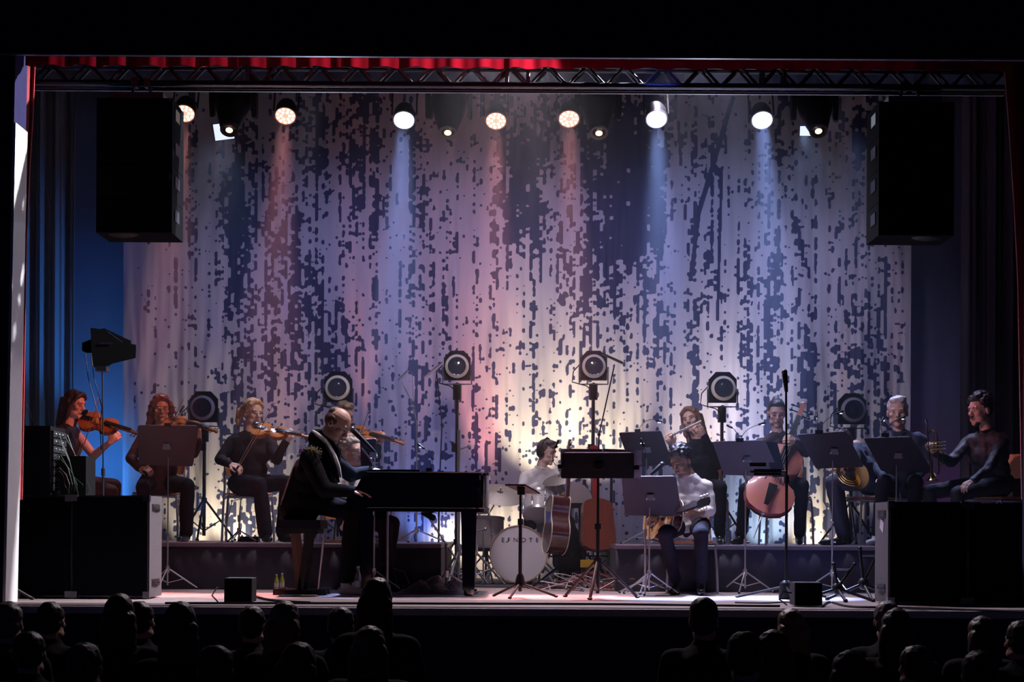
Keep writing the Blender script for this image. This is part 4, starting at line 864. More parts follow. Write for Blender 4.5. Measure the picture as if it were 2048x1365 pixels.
def horn():
    D = 15.62; c = at(1702, 945, D); t = thing('french_horn', c, 'brass french horn in the lap of the hidden player', 'horn')
    F = frame(V((.3, -1, .25)))
    for r, rr in ((.105, .009), (.085, .008), (.125, .010)):
        MB().path([c+F @ V((r*math.cos(x)*1.12, r*math.sin(x), .004*math.sin(3*x))) for x in [2*PI*i/28 for i in range(28)]], rr, 8, True).build('coil', BRASS, t)
    b = c + V((.07, -.02, -.06)); MB().lathe([(.02, -.16), (.03, -.08), (.06, -.03), (.11, 0), (.14, .008)], at(1712, 950, D-.02), (-.6, -.6, -.3), 28).build('bell', BRASS, t)
    for i in range(3): MB().lathe([(.016, -.02), (.018, 0), (.016, .02)], c+V((-.06+.04*i, -.03, .02)), (0, -1, .2), 12).build('rotary_valve', BRASS, t)
    MB().path([c+V((-.08, 0, .10)), c+V((-.10, -.02, .2)), at(1686, 870, D-.03)], .005, 6).build('leadpipe', BRASS, t)
    MB().lathe([(.0045, -.05), (.007, -.02), (.010, 0), (.012, .004)], at(1684, 856, D-.03), (-.3, -.1, 1), 10).build('mouthpiece', CHROME, t)
horn()
# ------------------------------------------------------------------ grand piano and bench
def piano():
    D = 13.92; xL = at(738, 1000, D).x; xR = at(974, 1000, D).x; yN, yF = 13.92, 15.30; z0, z1 = .715, .985
    t = thing('grand_piano', ((xL+xR)/2, 14.6, 0), 'black gloss short grand piano seen from its curved side', 'piano')
    L = xR-xL
    def outline(g=0):
        pts = [(xL-g, yF+g), (xL-g, yN-g), (xL+.40, yN-g), (xL+.52, yN-g+.006), (xL+.62, yN-g+.035)]
        for i in range(6): a = i/5; pts.append((xL+.62+(L-.74)*a, yN-g+.035+.03*math.sin(a*PI/2)))
        pts += [(xR-.06+g*.5, yN-g+.08), (xR-.015+g, yN-g+.14), (xR+g, yN+.26), (xR+g, yF-.1), (xR-.1, yF+g)]
        return pts
    X = frame((0, 0, 1), (1, 0, 0))
    cs = MB().prism(outline(), X, (0, 0, 0), z0, z1).build('case', GLOSS, t, 40)
    # vertical rim staves of the curved shell
    xs = [xL+.02+.075*i for i in range(int(L/.075))]
    for i, x in enumerate(xs):
        yy = yN + (.0 if x < xL+.5 else min(.06, (x-xL-.5)*.35))
        MB().box((x, yy-.004, (z0+z1)/2+.01), (.070, .012, z1-z0-.04)).build('rim_panel', GLOSS, cs)
    MB().prism(outline(.018), X, (0, 0, 0), z1, z1+.022).build('lid', GLOSS, t, 40)
    MB().prism(outline(.008), X, (0, 0, 0), z0-.03, z0).build('base_moulding', GLOSS, t, 40)
    kx0 = at(693, 1000, D).x
    MB().path([V((x, y, z1+.022)) for x, y in outline(.018)[1:-1]], .0045, 6).build('lid_edge', GLOSS, t); MB().path([V((x, y, z0+.004)) for x, y in outline(.012)[1:-1]], .005, 6).build('lower_edge', GLOSS, t)
    MB().box(((kx0+xL)/2, (yN+yF)/2, z0+.035), (xL-kx0, yF-yN, .075)).build('keybed', GLOSS, t)
    for y in (yN+.035, yF-.035): MB().prism([(kx0, z0+.07), (xL, z0+.07), (xL, z1), (xL-.06, z1-.02), (xL-.10, z0+.17), (kx0+.01, z0+.14)], frame((0, -1, 0), (1, 0, 0)), (0, y, 0), -.03, .03).build('cheek_block', GLOSS, t)
    wm, bm = None, None
    WK = M('ivory_keys', (.8, .78, .74), .3, var=.03); kb = MB().box((xL-.08, (yN+yF)/2, z0+.085), (.15, yF-yN-.14, .02)).build('keyboard', FLAT, t)
    for i in range(52):
        y = yN+.08+(yF-yN-.16)*(i+.5)/52
        if wm is None: o = MB().box((xL-.085, y, z0+.105), (.145, .0215, .02)).build('white_key', WK, kb); wm = (o, y)
        else: o = wm[0].copy(); COL.objects.link(o); o.location.y = wm[0].location.y + (y-wm[1])
        if i % 7 in (0, 2, 3, 5, 6) and i < 51:
            y2 = y+.0115
            if bm is None: o = MB().box((xL-.055, y2, z0+.122), (.09, .010, .014)).build('black_key', EBONY, kb); bm = (o, y2)
            else: o = bm[0].copy(); COL.objects.link(o); o.location.y = bm[0].location.y + (y2-bm[1])
    MB().box((xL+.20, (yN+yF)/2, z1+.035), (.40, yF-yN-.3, .02)).build('music_desk', GLOSS, t)
    for x, y, w in ((xL-.02, yN+.10, .10), (xL+.03, yF-.10, .09), (xR-.15, yN+.20, .13)):
        MB().prism([(-w/2, .715), (w/2, .715), (w*.38, .05), (-w*.38, .05)], frame((0, -1, 0), (1, 0, 0)), (x, y, 0), -w*.45, w*.45).lathe([(.03, 0), (.04, .01), (.04, .05), (.02, .055)], (x, y, 0)).build('leg', GLOSS, t)
    MB().tube((at(775, 1100, 14.6).x, 14.6, .0), (at(775, 1100, 14.6).x, 14.6, .69), .010).build('pedal_lyre_post', CHROME, t)
    s = MB().box((at(800, 943, 14.2).x, 14.3, z1+.05), (.26, .2, .004)).build('sheet_music', PAPER); tag(s, 'white sheets lying on top of the piano near the pianist', 'sheet music')
piano()
def bench():
    D = 14.05; cx = at(603, 1050, D).x; t = thing('piano_bench', (cx, D+.05, 0), 'black adjustable bench with crossed legs under the pianist', 'bench')
    ztop = at(603, 1042, D).z
    MB().box((cx, D+.06, ztop-.03), (.36, .55, .07), taper=.97).build('seat_cushion', M('black_vinyl', (.012, .012, .018), .35), t)
    MB().box((cx, D+.06, ztop-.085), (.30, .45, .04)).build('frame', BLACK, t)
    for y in (D-.08, D+.22):
        MB().box((cx-.035, y, ztop*.48), (.045, .02, ztop*.86), Matrix.Rotation(-.10, 3, 'Y')).build('leg', M('wood_trim_leg', (.06, .035, .02), .5), t)
        MB().box((cx+.035, y, ztop*.48), (.045, .02, ztop*.86), Matrix.Rotation(.12, 3, 'Y')).build('leg', BLACK, t)
        MB().box((cx, y, .025), (.36, .05, .035)).box((cx-.18, y, .028), (.07, .06, .05)).box((cx+.18, y, .028), (.07, .06, .05)).build('foot_bar', BLACK, t)
bench()
# ------------------------------------------------------------------ music stands
def tripod(t, x, y, hub, z, rr, r=.009, mat=CHROME, rot=.5, low=None):
    for i in range(3):
        a = rot+2*PI*i/3; f = V((x+rr*math.cos(a), y+rr*math.sin(a), z+.010)); tp = V((x+.018*math.cos(a), y+.018*math.sin(a), z+hub))
        MB().tube(tp, f, r).build('leg', mat, t); MB().ball(f, (r*1.7, r*1.7, .010)).build('rubber_foot', BLACK, t)
        if low is not None: MB().tube(tp.lerp(f, .5), (x, y, z+low), r*.6).build('brace', mat, t)
    MB().tube((x, y, z+hub-.03), (x, y, z+hub+.03), r*2.6).build('hub', mat, t)
def music_stand(tl, tr, bl, br, D, pole, base, label, mat=STANDM, pm=CHROME, z=0, lean=.10, hub=.18, rr=.27, rot=.4, r=.0075, thin=.004, dark=False):
    pts = [at(*tl, D-lean), at(*tr, D-lean), at(*br, D+lean), at(*bl, D+lean)]
    by = D+.06; bx = at(pole, base, by).x
    t = thing('music_stand', (bx, by, z), label, 'music stand')
    c = sum(pts, V())/4; n = (pts[1]-pts[0]).cross(pts[3]-pts[0]).normalized(); n = n if n.y > 0 else -n
    def rc(P4, k=.06):
        o = []
        for i in range(4):
            p, a, b = P4[i], P4[i-1], P4[(i+1) % 4]; o += [p+(a-p)*k, p+(a-p)*k*.3+(b-p)*k*.3*.6, p+(b-p)*k*.6]
        return o
    q = rc(pts); MB().rings([[p-n*thin/2 for p in q], [p+n*thin/2 for p in q]]).build('desk', mat, t)
    e = (pts[2]-pts[3]).normalized(); MB().box((pts[2]+pts[3])/2+n*.028, ((pts[2]-pts[3]).length*.98, .055, .004), Matrix((e, n, e.cross(n))).transposed()).build('lip', mat, t)
    MB().path([pts[0]+(pts[1]-pts[0])*.04, pts[1]+(pts[0]-pts[1])*.04], .0035, 5).build('top_edge', M('pale_steel_edge', (.55, .45, .5), .4, .4), t)  # paler steel along the top edge of the desk
    k = V((bx, c.y-.02, c.z)) ; k = c.lerp(V((bx, c.y, c.z)), .9)-n*.02
    MB().box(k, (.06, .03, .05)).tube(k+V((-.035, 0, -.01)), k+V((.035, 0, -.01)), .012).build('tilt_bracket', pm, t)
    kz = V((bx, by, k.z-.03)); MB().tube(k, kz, .008).build('neck', pm, t)
    m = z+hub+.25
    MB().tube(kz, (bx, by, m), r*.75).build('upper_tube', pm, t); MB().tube((bx, by, z+.04), (bx, by, m+.02), r).build('lower_tube', pm, t)
    MB().tube((bx, by, m), (bx, by, m+.045), r*1.9).tube((bx, by, m+.022), (bx+.03, by-.01, m+.022), .006).build('clamp_knob', pm, t)
    tripod(t, bx, by, hub, z, rr, r*.9, pm, rot, .06)
    return t, pts, n
GLOWC = M('lamp_led_glow', (.8, .9, 1), .4, emis=(.75, .9, 1), es=4)
def clip_lamp(base, mid, tip, D, label, head=(.05, -.01), lit=True):
    a, b, c = at(*base, D), at(*mid, D-.03), at(*tip, D+.04)
    t = thing('clip_lamp', a, label, 'clip lamp')
    MB().box(a+V((0, 0, .005)), (.05, .035, .035)).build('clip', BLACK, t)
    pts = [a*(1-u)**2+b*2*u*(1-u)+c*u*u for u in [i/8 for i in range(9)]]
    MB().path(pts, .003, 5).build('gooseneck', DCHROME, t)
    d = (pts[-1]-pts[-2]).normalized(); MB().cap(c-d*.01, c+d*.05, .010, .011).build('lamp_head', BLACK, t)
    if lit: MB().box(c+d*.025-V((0, .004, .011)), (.03, .014, .004)).build('led_strip', GLOWC, t)
MS = music_stand
MS((275, 851), (398, 852), (278, 930), (386, 933), 15.12, 335, 1172, 'black music stand in front of the curly haired violinist')
MS((1237, 866), (1322, 862), (1262, 935), (1346, 930), 15.75, 1292, 1086, 'black music stand in front of the flute player', z=PZ, hub=.12)
MS((1425, 884), (1530, 881), (1447, 950), (1562, 954), 15.08, 1490, 1185, 'wide music stand with a painted-in purple sheen hiding the upper cello', mat=STANDP, lean=.09, rot=.2)
MS((1594, 870), (1692, 863), (1632, 938), (1728, 934), 15.08, 1664, 1185, 'tilted black music stand hiding the horn player', rot=.9)
MS((1727, 877), (1822, 874), (1762, 942), (1868, 946), 15.45, 1792, 1086, 'tilted black music stand before the grey haired man', z=PZ, hub=.12, rr=.2)
MS((1243, 954), (1352, 953), (1250, 1031), (1364, 1033), 14.45, 1298, 1190, 'dark music stand in front of the guitarist', rot=.3)
MS((720, 880), (753, 878), (722, 940), (744, 940), 14.7, 748, 1170, 'narrow dark music stand facing the man behind the piano', lean=.04, rot=.5)
# second sheet folder beside the cello desk
s = MB().prism([(0, 0), (.12, -.005), (.20, -.31), (.08, -.31)], frame((0, -1, 0), (1, 0, 0)), at(1527, 884, 15.10), -.003, .003).build('folder', STANDM); tag(s, 'dark folder leaning beside the cello music stand', 'folder')
# centre black stand with big paper
t, pts, n = MS((1124, 906), (1268, 906), (1122, 957), (1268, 957), 13.62, 1195, 1203, 'tall black front music stand carrying a wide score at centre', mat=FLAT, pm=BLACK, lean=.04, hub=.30, rr=.34, rot=.30, r=.014)
D = 13.64
for pa, pb, lab in ((1121, 1205, 'left page of the wide score on the centre stand'), (1206, 1284, 'right page of the score sticking out past the centre stand')):
    a, b = at(pa, 898, D), at(pb, 899 if pa < 1200 else 901, D); c_, d_ = at(pb-2, 957, D+.03), at(pa, 955, D+.03)
    s = MB().rings([[a, b, c_, d_], [p+V((0, .003, 0)) for p in (a, b, c_, d_)]]).build('sheet_music', M('score_paper', (.34, .29, .44), .85, var=.08)); tag(s, lab, 'sheet music')
mb = MB()
for i in range(12):                                   # staves and notes printed on the overhanging page
    y = 905+i*4.3; mb.tube(at(1271, y, D-.006), at(1281, y, D-.006), .0006, n=4)
for i in range(20): mb.ball(at(1215+i*3, 903+(i*7 % 3), D-.006), (.0028, .0008, .0024), None, 6, 4)
s = mb.build('printed_notes', EBONY); tag(s, 'small black music notes printed on the score of the centre stand', 'notes', kind='stuff')
clip_lamp((1122, 935), (1095, 930), (1112, 893), 13.58, 'left clip lamp bending up beside the centre stand')
clip_lamp((1272, 937), (1300, 925), (1286, 890), 13.58, 'right clip lamp bending up beside the centre stand')
clip_lamp((1275, 864), (1290, 832), (1314, 842), 15.6, 'clip lamp on the stand before the flute player')
clip_lamp((1481, 882), (1486, 858), (1520, 849), 14.98, 'clip lamp on the cello stand, neck bent right')
clip_lamp((1478, 882), (1474, 860), (1462, 855), 14.97, 'clip lamp on the cello stand, neck bent left', lit=False)
clip_lamp((1640, 866), (1642, 840), (1676, 827), 14.98, 'long necked clip lamp on the stand hiding the horn player')
clip_lamp((1636, 866), (1634, 845), (1633, 833), 14.97, 'short upright clip lamp on the stand hiding the horn player', lit=False)
clip_lamp((1772, 872), (1775, 846), (1800, 838), 15.33, 'clip lamp reaching right before the grey haired man')
clip_lamp((1768, 872), (1758, 855), (1764, 843), 15.32, 'clip lamp curling left before the grey haired man')
clip_lamp((335, 852), (352, 840), (362, 822), 15.0, 'clip lamp on the stand of the curly haired violinist', lit=False)
clip_lamp((858, 942), (876, 918), (846, 896), 14.6, 'double clip lamp standing on the piano lid')
# ------------------------------------------------------------------ microphones
def mic(t, tip, dirv, L=.16, r=.024):
    d = V(dirv).normalized(); MB().ball(tip, (r, r, r*1.1)).build('mic_grille', M('mic_mesh', (.10, .10, .12), .35, .8), t)
    MB().lathe([(r*.9, .01), (r*.95, .03), (r*.62, L*.9), (r*.5, L)], tip, d, 14).build('mic_body', BLACK, t)
def mic_stand(px, base, D, pts, label, micspec=None, heavy=False, mat=BLACK, z=0, r=.010, hub=.12, rr=.28, rot=.3):
    bx = at(px, base, D).x; t = thing('microphone_stand', (bx, D, z), label, 'microphone stand')
    P_ = [at(*p[:2], D+(p[2] if len(p) > 2 else 0)) for p in pts]
    MB().tube((bx, D, z+.03), (bx, D, P_[0].z*.55+z*.45), r).build('lower_tube', mat, t); MB().tube((bx, D, P_[0].z*.55+z*.45), P_[0], r*.7).build('upper_tube', mat, t)
    MB().tube((bx, D, P_[0].z*.55+z*.45-.03), (bx, D, P_[0].z*.55+z*.45+.03), r*1.8).build('clutch', mat, t)
    for a, b in zip(P_[:-1], P_[1:]): MB().tube(a, b, r*.6).ball(a, r*1.6).build('boom_arm', mat, t)
    if heavy: MB().lathe([(.05, .13), (.035, .16), (.02, .17)], (bx, D, z-.02)).lathe([(.045, .0), (.06, .01), (.05, .13)], (bx, D, z)).build('base_hub', mat, t)
    tripod(t, bx, D, hub, z, rr, r*.9, mat, rot)
    if micspec: mic(t, at(*micspec[0], D+micspec[0][2] if len(micspec[0]) > 2 else D) if False else at(micspec[0][0], micspec[0][1], D+micspec[2]), micspec[1], micspec[3] if len(micspec) > 3 else .16)
    return t
t = mic_stand(1572, 1190, 13.75, [(1572, 765), (1571, 752)], 'tall black straight microphone stand at right centre, mic pointing up', ((1569, 745), (.10, 0, -1), 0), heavy=True, r=.012, hub=.10, rr=.42, rot=2.6)
MB().box(at(1535, 945, 13.74), (.22, .02, .05)).box(at(1515, 930, 13.75), (.13, .06, .03)).tube(at(1500, 945, 13.74), at(1572, 945, 13.74), .012).build('side_arm_tray', BLACK, t)
t = mic_stand(205, 1190, 13.95, [(205, 745)], 'thin black stand carrying the paddle antennas at left', None, hub=.2, rot=.9, mat=DCHROME, r=.009)
# pianist microphone: on a boom from behind the piano
t = mic_stand(786, 1172, 15.45, [(742, 920, -.9), (722, 895, -1.2)], 'boom microphone stand pointing a black mic at the mouth of the pianist', ((705, 860), (.72, 0, -.72), -1.2, .26), r=.010, mat=DCHROME)
t = mic_stand(833, 1083, 16.6, [(833, 845), (822, 800), (803, 765)], 'bright overhead microphone stand left, behind the piano', None, z=PZ, mat=CHROME, r=.008)
MB().tube(at(797, 762, 16.6), at(816, 742, 16.6), .012).build('mic_body', CHROME, t); MB().path([at(816, 742, 16.6), at(824, 745, 16.6), at(826, 790, 16.6), at(833, 845, 16.62)], .003, 5).build('cable', CHROME, t)
t = mic_stand(877, 1150, 17.0, [(884, 850), (873, 742)], 'dark overhead microphone stand between the two centre-left stage lamps', None, mat=DCHROME, r=.010)
MB().tube(at(848, 756, 17), at(886, 726, 17), .013).build('mic_body', CHROME, t)
t = mic_stand(1194, 1155, 16.9, [(1198, 870), (1228, 735)], 'leaning overhead microphone stand right of the drummer', None, mat=BLACK, r=.011)
MB().tube(at(1204, 708, 16.9), at(1246, 727, 16.9), .013).build('mic_body', DCHROME, t)
t = mic_stand(1290, 1178, 14.75, [(1296, 965), (1310, 948)], 'microphone stand aiming a silver mic at the mouth of the guitarist', ((1324, 930), (-.75, -.1, -.66), 0, .13), mat=CHROME, r=.009)
# tray stand at centre
bx, by = at(1040, 1190, 13.75).x, 13.75
t = thing('tablet_stand', (bx, by, 0), 'slim black tripod stand with a flat tilted tray in front of the bass drum', 'stand')
MB().tube((bx, by, .05), (bx, by, at(1040, 1040, by).z), .014).build('lower_tube', BLACK, t); MB().tube((bx, by, at(1040, 1042, by).z), (bx, by, at(1040, 990, by).z), .010).build('upper_tube', BLACK, t)
MB().tube((bx, by, at(0, 1040, by).z-.02), (bx, by, at(0, 1040, by).z+.03), .022).build('clutch', BLACK, t)
MB().lathe([(.045, .10), (.03, .17), (.02, .19)], (bx, by, 0)).build('base_hub', BLACK, t); tripod(t, bx, by, .11, 0, .30, .010, BLACK, .25)
q = [at(1010, 969, by-.05), at(1050, 969, by-.05), at(1080, 986, by+.1), at(1045, 984, by+.1)]
MB().rings([[p for p in q], [p+V((0, 0, -.012)) for p in q]]).box(at(1042, 984, by), (.06, .05, .05)).build('tray', BLACK, t)
# ------------------------------------------------------------------ paddle antennas
def antenna():
    D = 13.95; t = thing('paddle_antenna', at(205, 738, D), 'pair of black fin shaped antennas on a stand at upper left of the players', 'antenna')
    for poly, y in (([(181, 656), (191, 657), (213, 662), (245, 685), (272, 690), (271, 716), (225, 727), (206, 738), (184, 734)], D), ([(164, 686), (172, 683), (184, 678), (184, 706), (172, 706), (164, 702)], D+.03), ([(190, 660), (209, 657), (240, 672), (262, 682), (262, 700), (200, 706)], D+.12)):
        p = [at(a, b, y) for a, b in poly]; MB().rings([[v for v in p], [v+V((0, .022, 0)) for v in p]]).build('antenna_fin', BLACK, t)
    MB().box(at(205, 739, D+.02), (.09, .12, .04)).build('mount', DCHROME, t)
    for i, (xa, ya) in enumerate(((170, 704), (182, 706))):
        MB().path([at(xa, ya, D), at(xa+6, ya+50, D), at(xa+22, ya+110, D), at(200, 845, D), at(202, 900, D)], .0035, 5).build('cable', BLACK, t)
antenna()
cu = bpy.data.curves.new('lettering', 'FONT'); cu.body = 'SENNHEISER'; cu.size = .019; cu.extrude = .0006; cu.materials.append(M('dim_purple_print', (.05, .008, .09), .6)); o = bpy.data.objects.new('lettering', cu); COL.objects.link(o)
an = [x for x in bpy.data.objects if x.name == 'paddle_antenna'][0]; o.parent = an; o.location = at(199, 689, 13.945) - an.location; o.rotation_euler = (PI/2, -.03, 0)
t = thing('boom_stand', V((at(893, 1160, 15.2).x, 15.2, 0)), 'short boom microphone stand slanting under the right half of the piano', 'microphone stand')
MB().tube(V((at(893, 1160, 15.2).x, 15.2, .05)), at(893, 1092, 15.2), .010).build('lower_tube', DCHROME, t); MB().tube(at(856, 1034, 15.2), at(918, 1128, 15.2), .008).ball(at(893, 1092, 15.2), .02).build('boom_arm', CHROME, t)
MB().cap(at(846, 1026, 15.2), at(866, 1036, 15.2), .024, .028).build('mic_body', BLACK, t); tripod(t, at(893, 1160, 15.2).x, 15.2, .15, 0, .26, .009, CHROME, .2)
# ------------------------------------------------------------------ big round stage lamps on stands
RINGM = M('cream_lamp_ring', (.95, .86, .76), .6, var=.04)
def round_lamp(px, py, r, D, label, tripod_base=True):
    c = at(px, py, D); R = r*D/FPX; ax = V((.0, -1, .02)); t = thing('round_stage_lamp', V((c.x, D+.12, PZ if tripod_base else 0)), label, 'stage lamp', 'round ringed stage lamps on stands')
    MB().lathe([(R*1.0, 0), (R*.76, -.03), (R*.74, -.02), (R*.98, .012), (R*1.0, .01)], c, -ax, 36, True).build('white_ring', RINGM, t)
    MB().lathe([(R*.5, .17), (R*.95, .10), (R*.99, .01)], c, -ax, 28).lathe([(R*1.0, -.002), (R*1.04, .0), (R*1.04, .02), (R*.9, .02)], c, -ax, 28, True).build('housing', BLACK, t)
    MB().lathe([(.001, -.035), (R*.3, -.032), (R*.6, -.022), (R*.76, -.0325), (R*.76, -.029), (.001, -.03)], c, -ax, 28).build('lens', M('dark_lamp_lens', (.03, .035, .06), .12, coat=1, var=.3), t)
    MB().prism([(-R*1.12, -R*1.12), (R*1.12, -R*1.12), (R*1.12, R*.75), (R*.55, R*1.35), (-R*.55, R*1.35), (-R*1.12, R*.75)], frame((0, -1, 0), (1, 0, 0)), c+V((0, .05, 0)), -.06, -.01).build('back_box', BLACK, t)
    zb = c.z-R*1.45
    for s in (-1, 1): MB().path([(c.x+s*R*1.2, D+.07, c.z), (c.x+s*R*1.2, D+.07, zb), (c.x, D+.07, zb)], .008, 6).build('yoke', DCHROME, t)
    MB().path([(c.x-R*1.2, D+.06, c.z+.02), (c.x-R*1.7, D+.05, c.z-.05), (c.x-R*1.8, D+.05, zb+.02), (c.x-R*.6, D+.05, zb-.02), (c.x, D+.06, zb-.08)], .006, 6).build('cable', BLACK, t)
    z = PZ if tripod_base else 0
    MB().tube((c.x, D+.12, zb+.01), (c.x, D+.12, zb-.16), .045).tube((c.x, D+.07, zb), (c.x, D+.12, zb), .02).build('spigot', BLACK, t)
    MB().tube((c.x, D+.12, z+.05), (c.x, D+.12, zb-.1), .019).build('pole', DCHROME, t)
    MB().box((c.x-.02, D+.12, at(0, 890, D).z), (.07, .06, .09)).build('clutch', BLACK, t)
    tripod(t, c.x, D+.12, .42, z, .34, .012, DCHROME, .5, .1)
for a in [(675, 776, 25, 17.9, 'round lamp with bright ring above the violinist behind the pianist', 1), (914, 733, 24, 17.9, 'round ringed lamp left of centre, between two microphone stands', 0),
          (1188, 733, 24, 17.9, 'round ringed lamp right of centre behind the leaning microphone', 0), (1447, 777, 25, 17.9, 'round lamp with bright ring above and right of the flute player', 1),
          (405, 816, 25, 17.9, 'dim round lamp between the curly haired and the blond violinist', 1), (1707, 820, 25, 17.9, 'dim round lamp left of the grey haired man', 1)]:
    round_lamp(*a)
# ------------------------------------------------------------------ drum kit
SHELL = M('white_pearl_shell', (.62, .58, .60), .3, var=.12, scale=30, coat=.6); HEAD = M('drum_head', (.62, .56, .62), .55, var=.05, scale=4); HOOP = M('pale_wood_hoop', (.45, .30, .22), .4)
SMOKE = M('cymbal_bronze', (.22, .20, .19), .5, .6, var=.15, scale=30)
def lug(t, c, out, L=.05): MB().box(c+out*.010, (.014, .014, L)).ball(c+out*.018, .008).build('lug', CHROME, t)
def drum(c, ax, r, dep, label, hoop=CHROME, n=8, name='drum', txt=None, ts=.02):
    t = thing(name, c, label, 'drum', 'drums of the white kit'); ax = V(ax).normalized(); F = frame(ax)
    MB().lathe([(r, 0), (r, dep)], c, ax, 40).build('shell', SHELL, t)
    MB().lathe([(.001, -.004), (r*.98, -.002), (r*.98, .0)], c, ax, 40).build('front_head', HEAD, t)
    MB().lathe([(.001, dep+.004), (r*.98, dep+.002), (r*.98, dep)], c, ax, 40).build('rear_head', HEAD, t)
    for h0 in (-.012, dep-.012):
        ring = [(r*1.0, 0), (r*1.035, 0), (r*1.035, .028), (r*1.0, .028)]
        R = [[c+F @ V((rr*math.cos(a), rr*math.sin(a), h0+hh)) for rr, hh in ring] for a in [2*PI*j/44 for j in range(44)]]
        MB().rings(R, True).build('hoop', hoop, t)
    for i in range(n):
        a = 2*PI*(i+.5)/n; o = F @ V((math.cos(a), math.sin(a), 0)); p = c+o*r+ax*dep*.5
        MB().tube(p-ax*dep*.42+o*.012, p+ax*dep*.42+o*.012, .0035, n=6).build('tension_rod', CHROME, t)
        MB().box(p+o*.010, (.020, .022, dep*.34 if dep < .3 else .06), Matrix((o.cross(ax), o, ax)).transposed()).ball(p+o*.022, .010).build('lug', CHROME, t)
    if txt:
        cu = bpy.data.curves.new('lettering', 'FONT'); cu.body = txt; cu.size = ts; cu.align_x = 'CENTER'; cu.extrude = .0008; cu.space_character = 1.0
        cu.materials.append(EBONY); o = bpy.data.objects.new('lettering', cu); COL.objects.link(o); o.parent = t
        return t, o
    return t, None
D = 17.05; c = at(1037, 1109, D)
t, o = drum(c, (0, 1, 0), .278, .42, 'large white bass drum facing the hall with E F N O T E lettering', HOOP, 10, 'bass_drum', 'E F N O T E', .062)
p = at(1040, 1085, D)-c; o.location = (p.x+.0, -.006, p.z); o.rotation_euler = (PI/2, 0, 0); o.data.space_character = 1.18
cu = bpy.data.curves.new('lettering', 'FONT'); cu.body = 'EF'; cu.size = .022; cu.extrude = .0008; cu.materials.append(EBONY); o2 = bpy.data.objects.new('small_emblem', cu); COL.objects.link(o2); o2.parent = t
p = at(1012, 1086, D)-c; o2.location = (p.x, -.006, p.z); o2.rotation_euler = (PI/2, 0, 0)
for s in (-1, 1): MB().tube(c+V((s*.24, .06, -.12)), V((c.x+s*.36, D-.05, .012)), .010).ball(V((c.x+s*.36, D-.05, .012)), .014).build('spur', CHROME, t)
t, o = drum(at(1076, 1030, 17.2), (.05, .55, .84), .150, .21, 'rack tom drum mounted above the bass drum, badge on its shell', CHROME, 8, 'tom_drum', 'EFNOTE', .020)
o.location = (-.0, -.086, .19); o.rotation_euler = (math.radians(70), 0, 0)
MB().tube(V((.0, .10, .0)), V((-.10, .14, -.22)), .010).build('mount_tube', CHROME).parent = t
t, o = drum(at(968, 1098, 17.4), (0, .1, 1), .20, .30, 'floor tom drum left of the bass drum', CHROME, 8, 'floor_tom_drum')
for a in (.5, 2.6, 4.7):
    q = V((t.location.x+.215*math.cos(a), t.location.y+.215*math.sin(a), 0)); MB().tube(q+V((0, 0, .55)), q+V((0, 0, .012)), .007).ball(q+V((0, 0, .012)), .012).build('leg', CHROME, t)
t, o = drum(at(1080, 1072, 17.55), (0, .1, 1), .17, .14, 'snare drum low behind the rack tom', CHROME, 8, 'snare_drum')
MB().tube(t.location+V((0, 0, .0)), V((t.location.x, t.location.y, .2)), .012).build('stand_post', CHROME, t); tripod(t, t.location.x, t.location.y, .22, 0, .2, .008)
def cymbal(px, py, D, r, tilt, label, base=None, bpx=None, flat=False):
    c = at(px, py, D); ax = V(tilt).normalized(); t = thing('cymbal', c, label, 'cymbal', 'cymbals of the drum kit')
    MB().lathe([(.008, .030), (.022, .028), (.032, .014), (r*.4, .006), (r*.97, -.016), (r, -.019), (r*.97, -.0185), (r*.4, .003), (.03, .010), (.008, .026)], c, ax, 40).build('disc', SMOKE, t)
    MB().tube(c+ax*.02, c+ax*.06, .008).build('wing_nut', CHROME, t)
    if bpx is not None:
        b = V((at(bpx, 1100, D+.1).x, D+.1, 0)); MB().tube(c-ax*.02, b+V((0, 0, c.z*.72)), .008).build('boom_tube', CHROME, t)
        MB().tube(b+V((0, 0, c.z*.74)), b+V((0, 0, .05)), .012).ball(b+V((0, 0, c.z*.72)), .02).build('post', CHROME, t); tripod(t, b.x, b.y, .3, 0, .28, .009, CHROME, .8, .12)
    return t
cymbal(1000, 987, 17.35, .27, (.12, -.42, .9), 'large tilted cymbal right of the piano tail', bpx=972)
cymbal(1122, 955, 17.5, .20, (-.25, -.30, .9), 'tilted crash cymbal in front of the drummer', bpx=1142)
cymbal(1146, 988, 17.4, .14, (.02, -.08, 1), 'small flat hi-hat cymbal behind the leaning guitar', bpx=1146)
t = thing('drum_mat', (at(1020, 1150, 17).x, 17.3, .004), 'dark carpet under the drum kit', 'carpet'); MB().box((t.location.x, 17.35, .005), (1.75, 2.3, .008)).build('carpet_sheet', M('dark_carpet', (.035, .03, .045), .95), t)
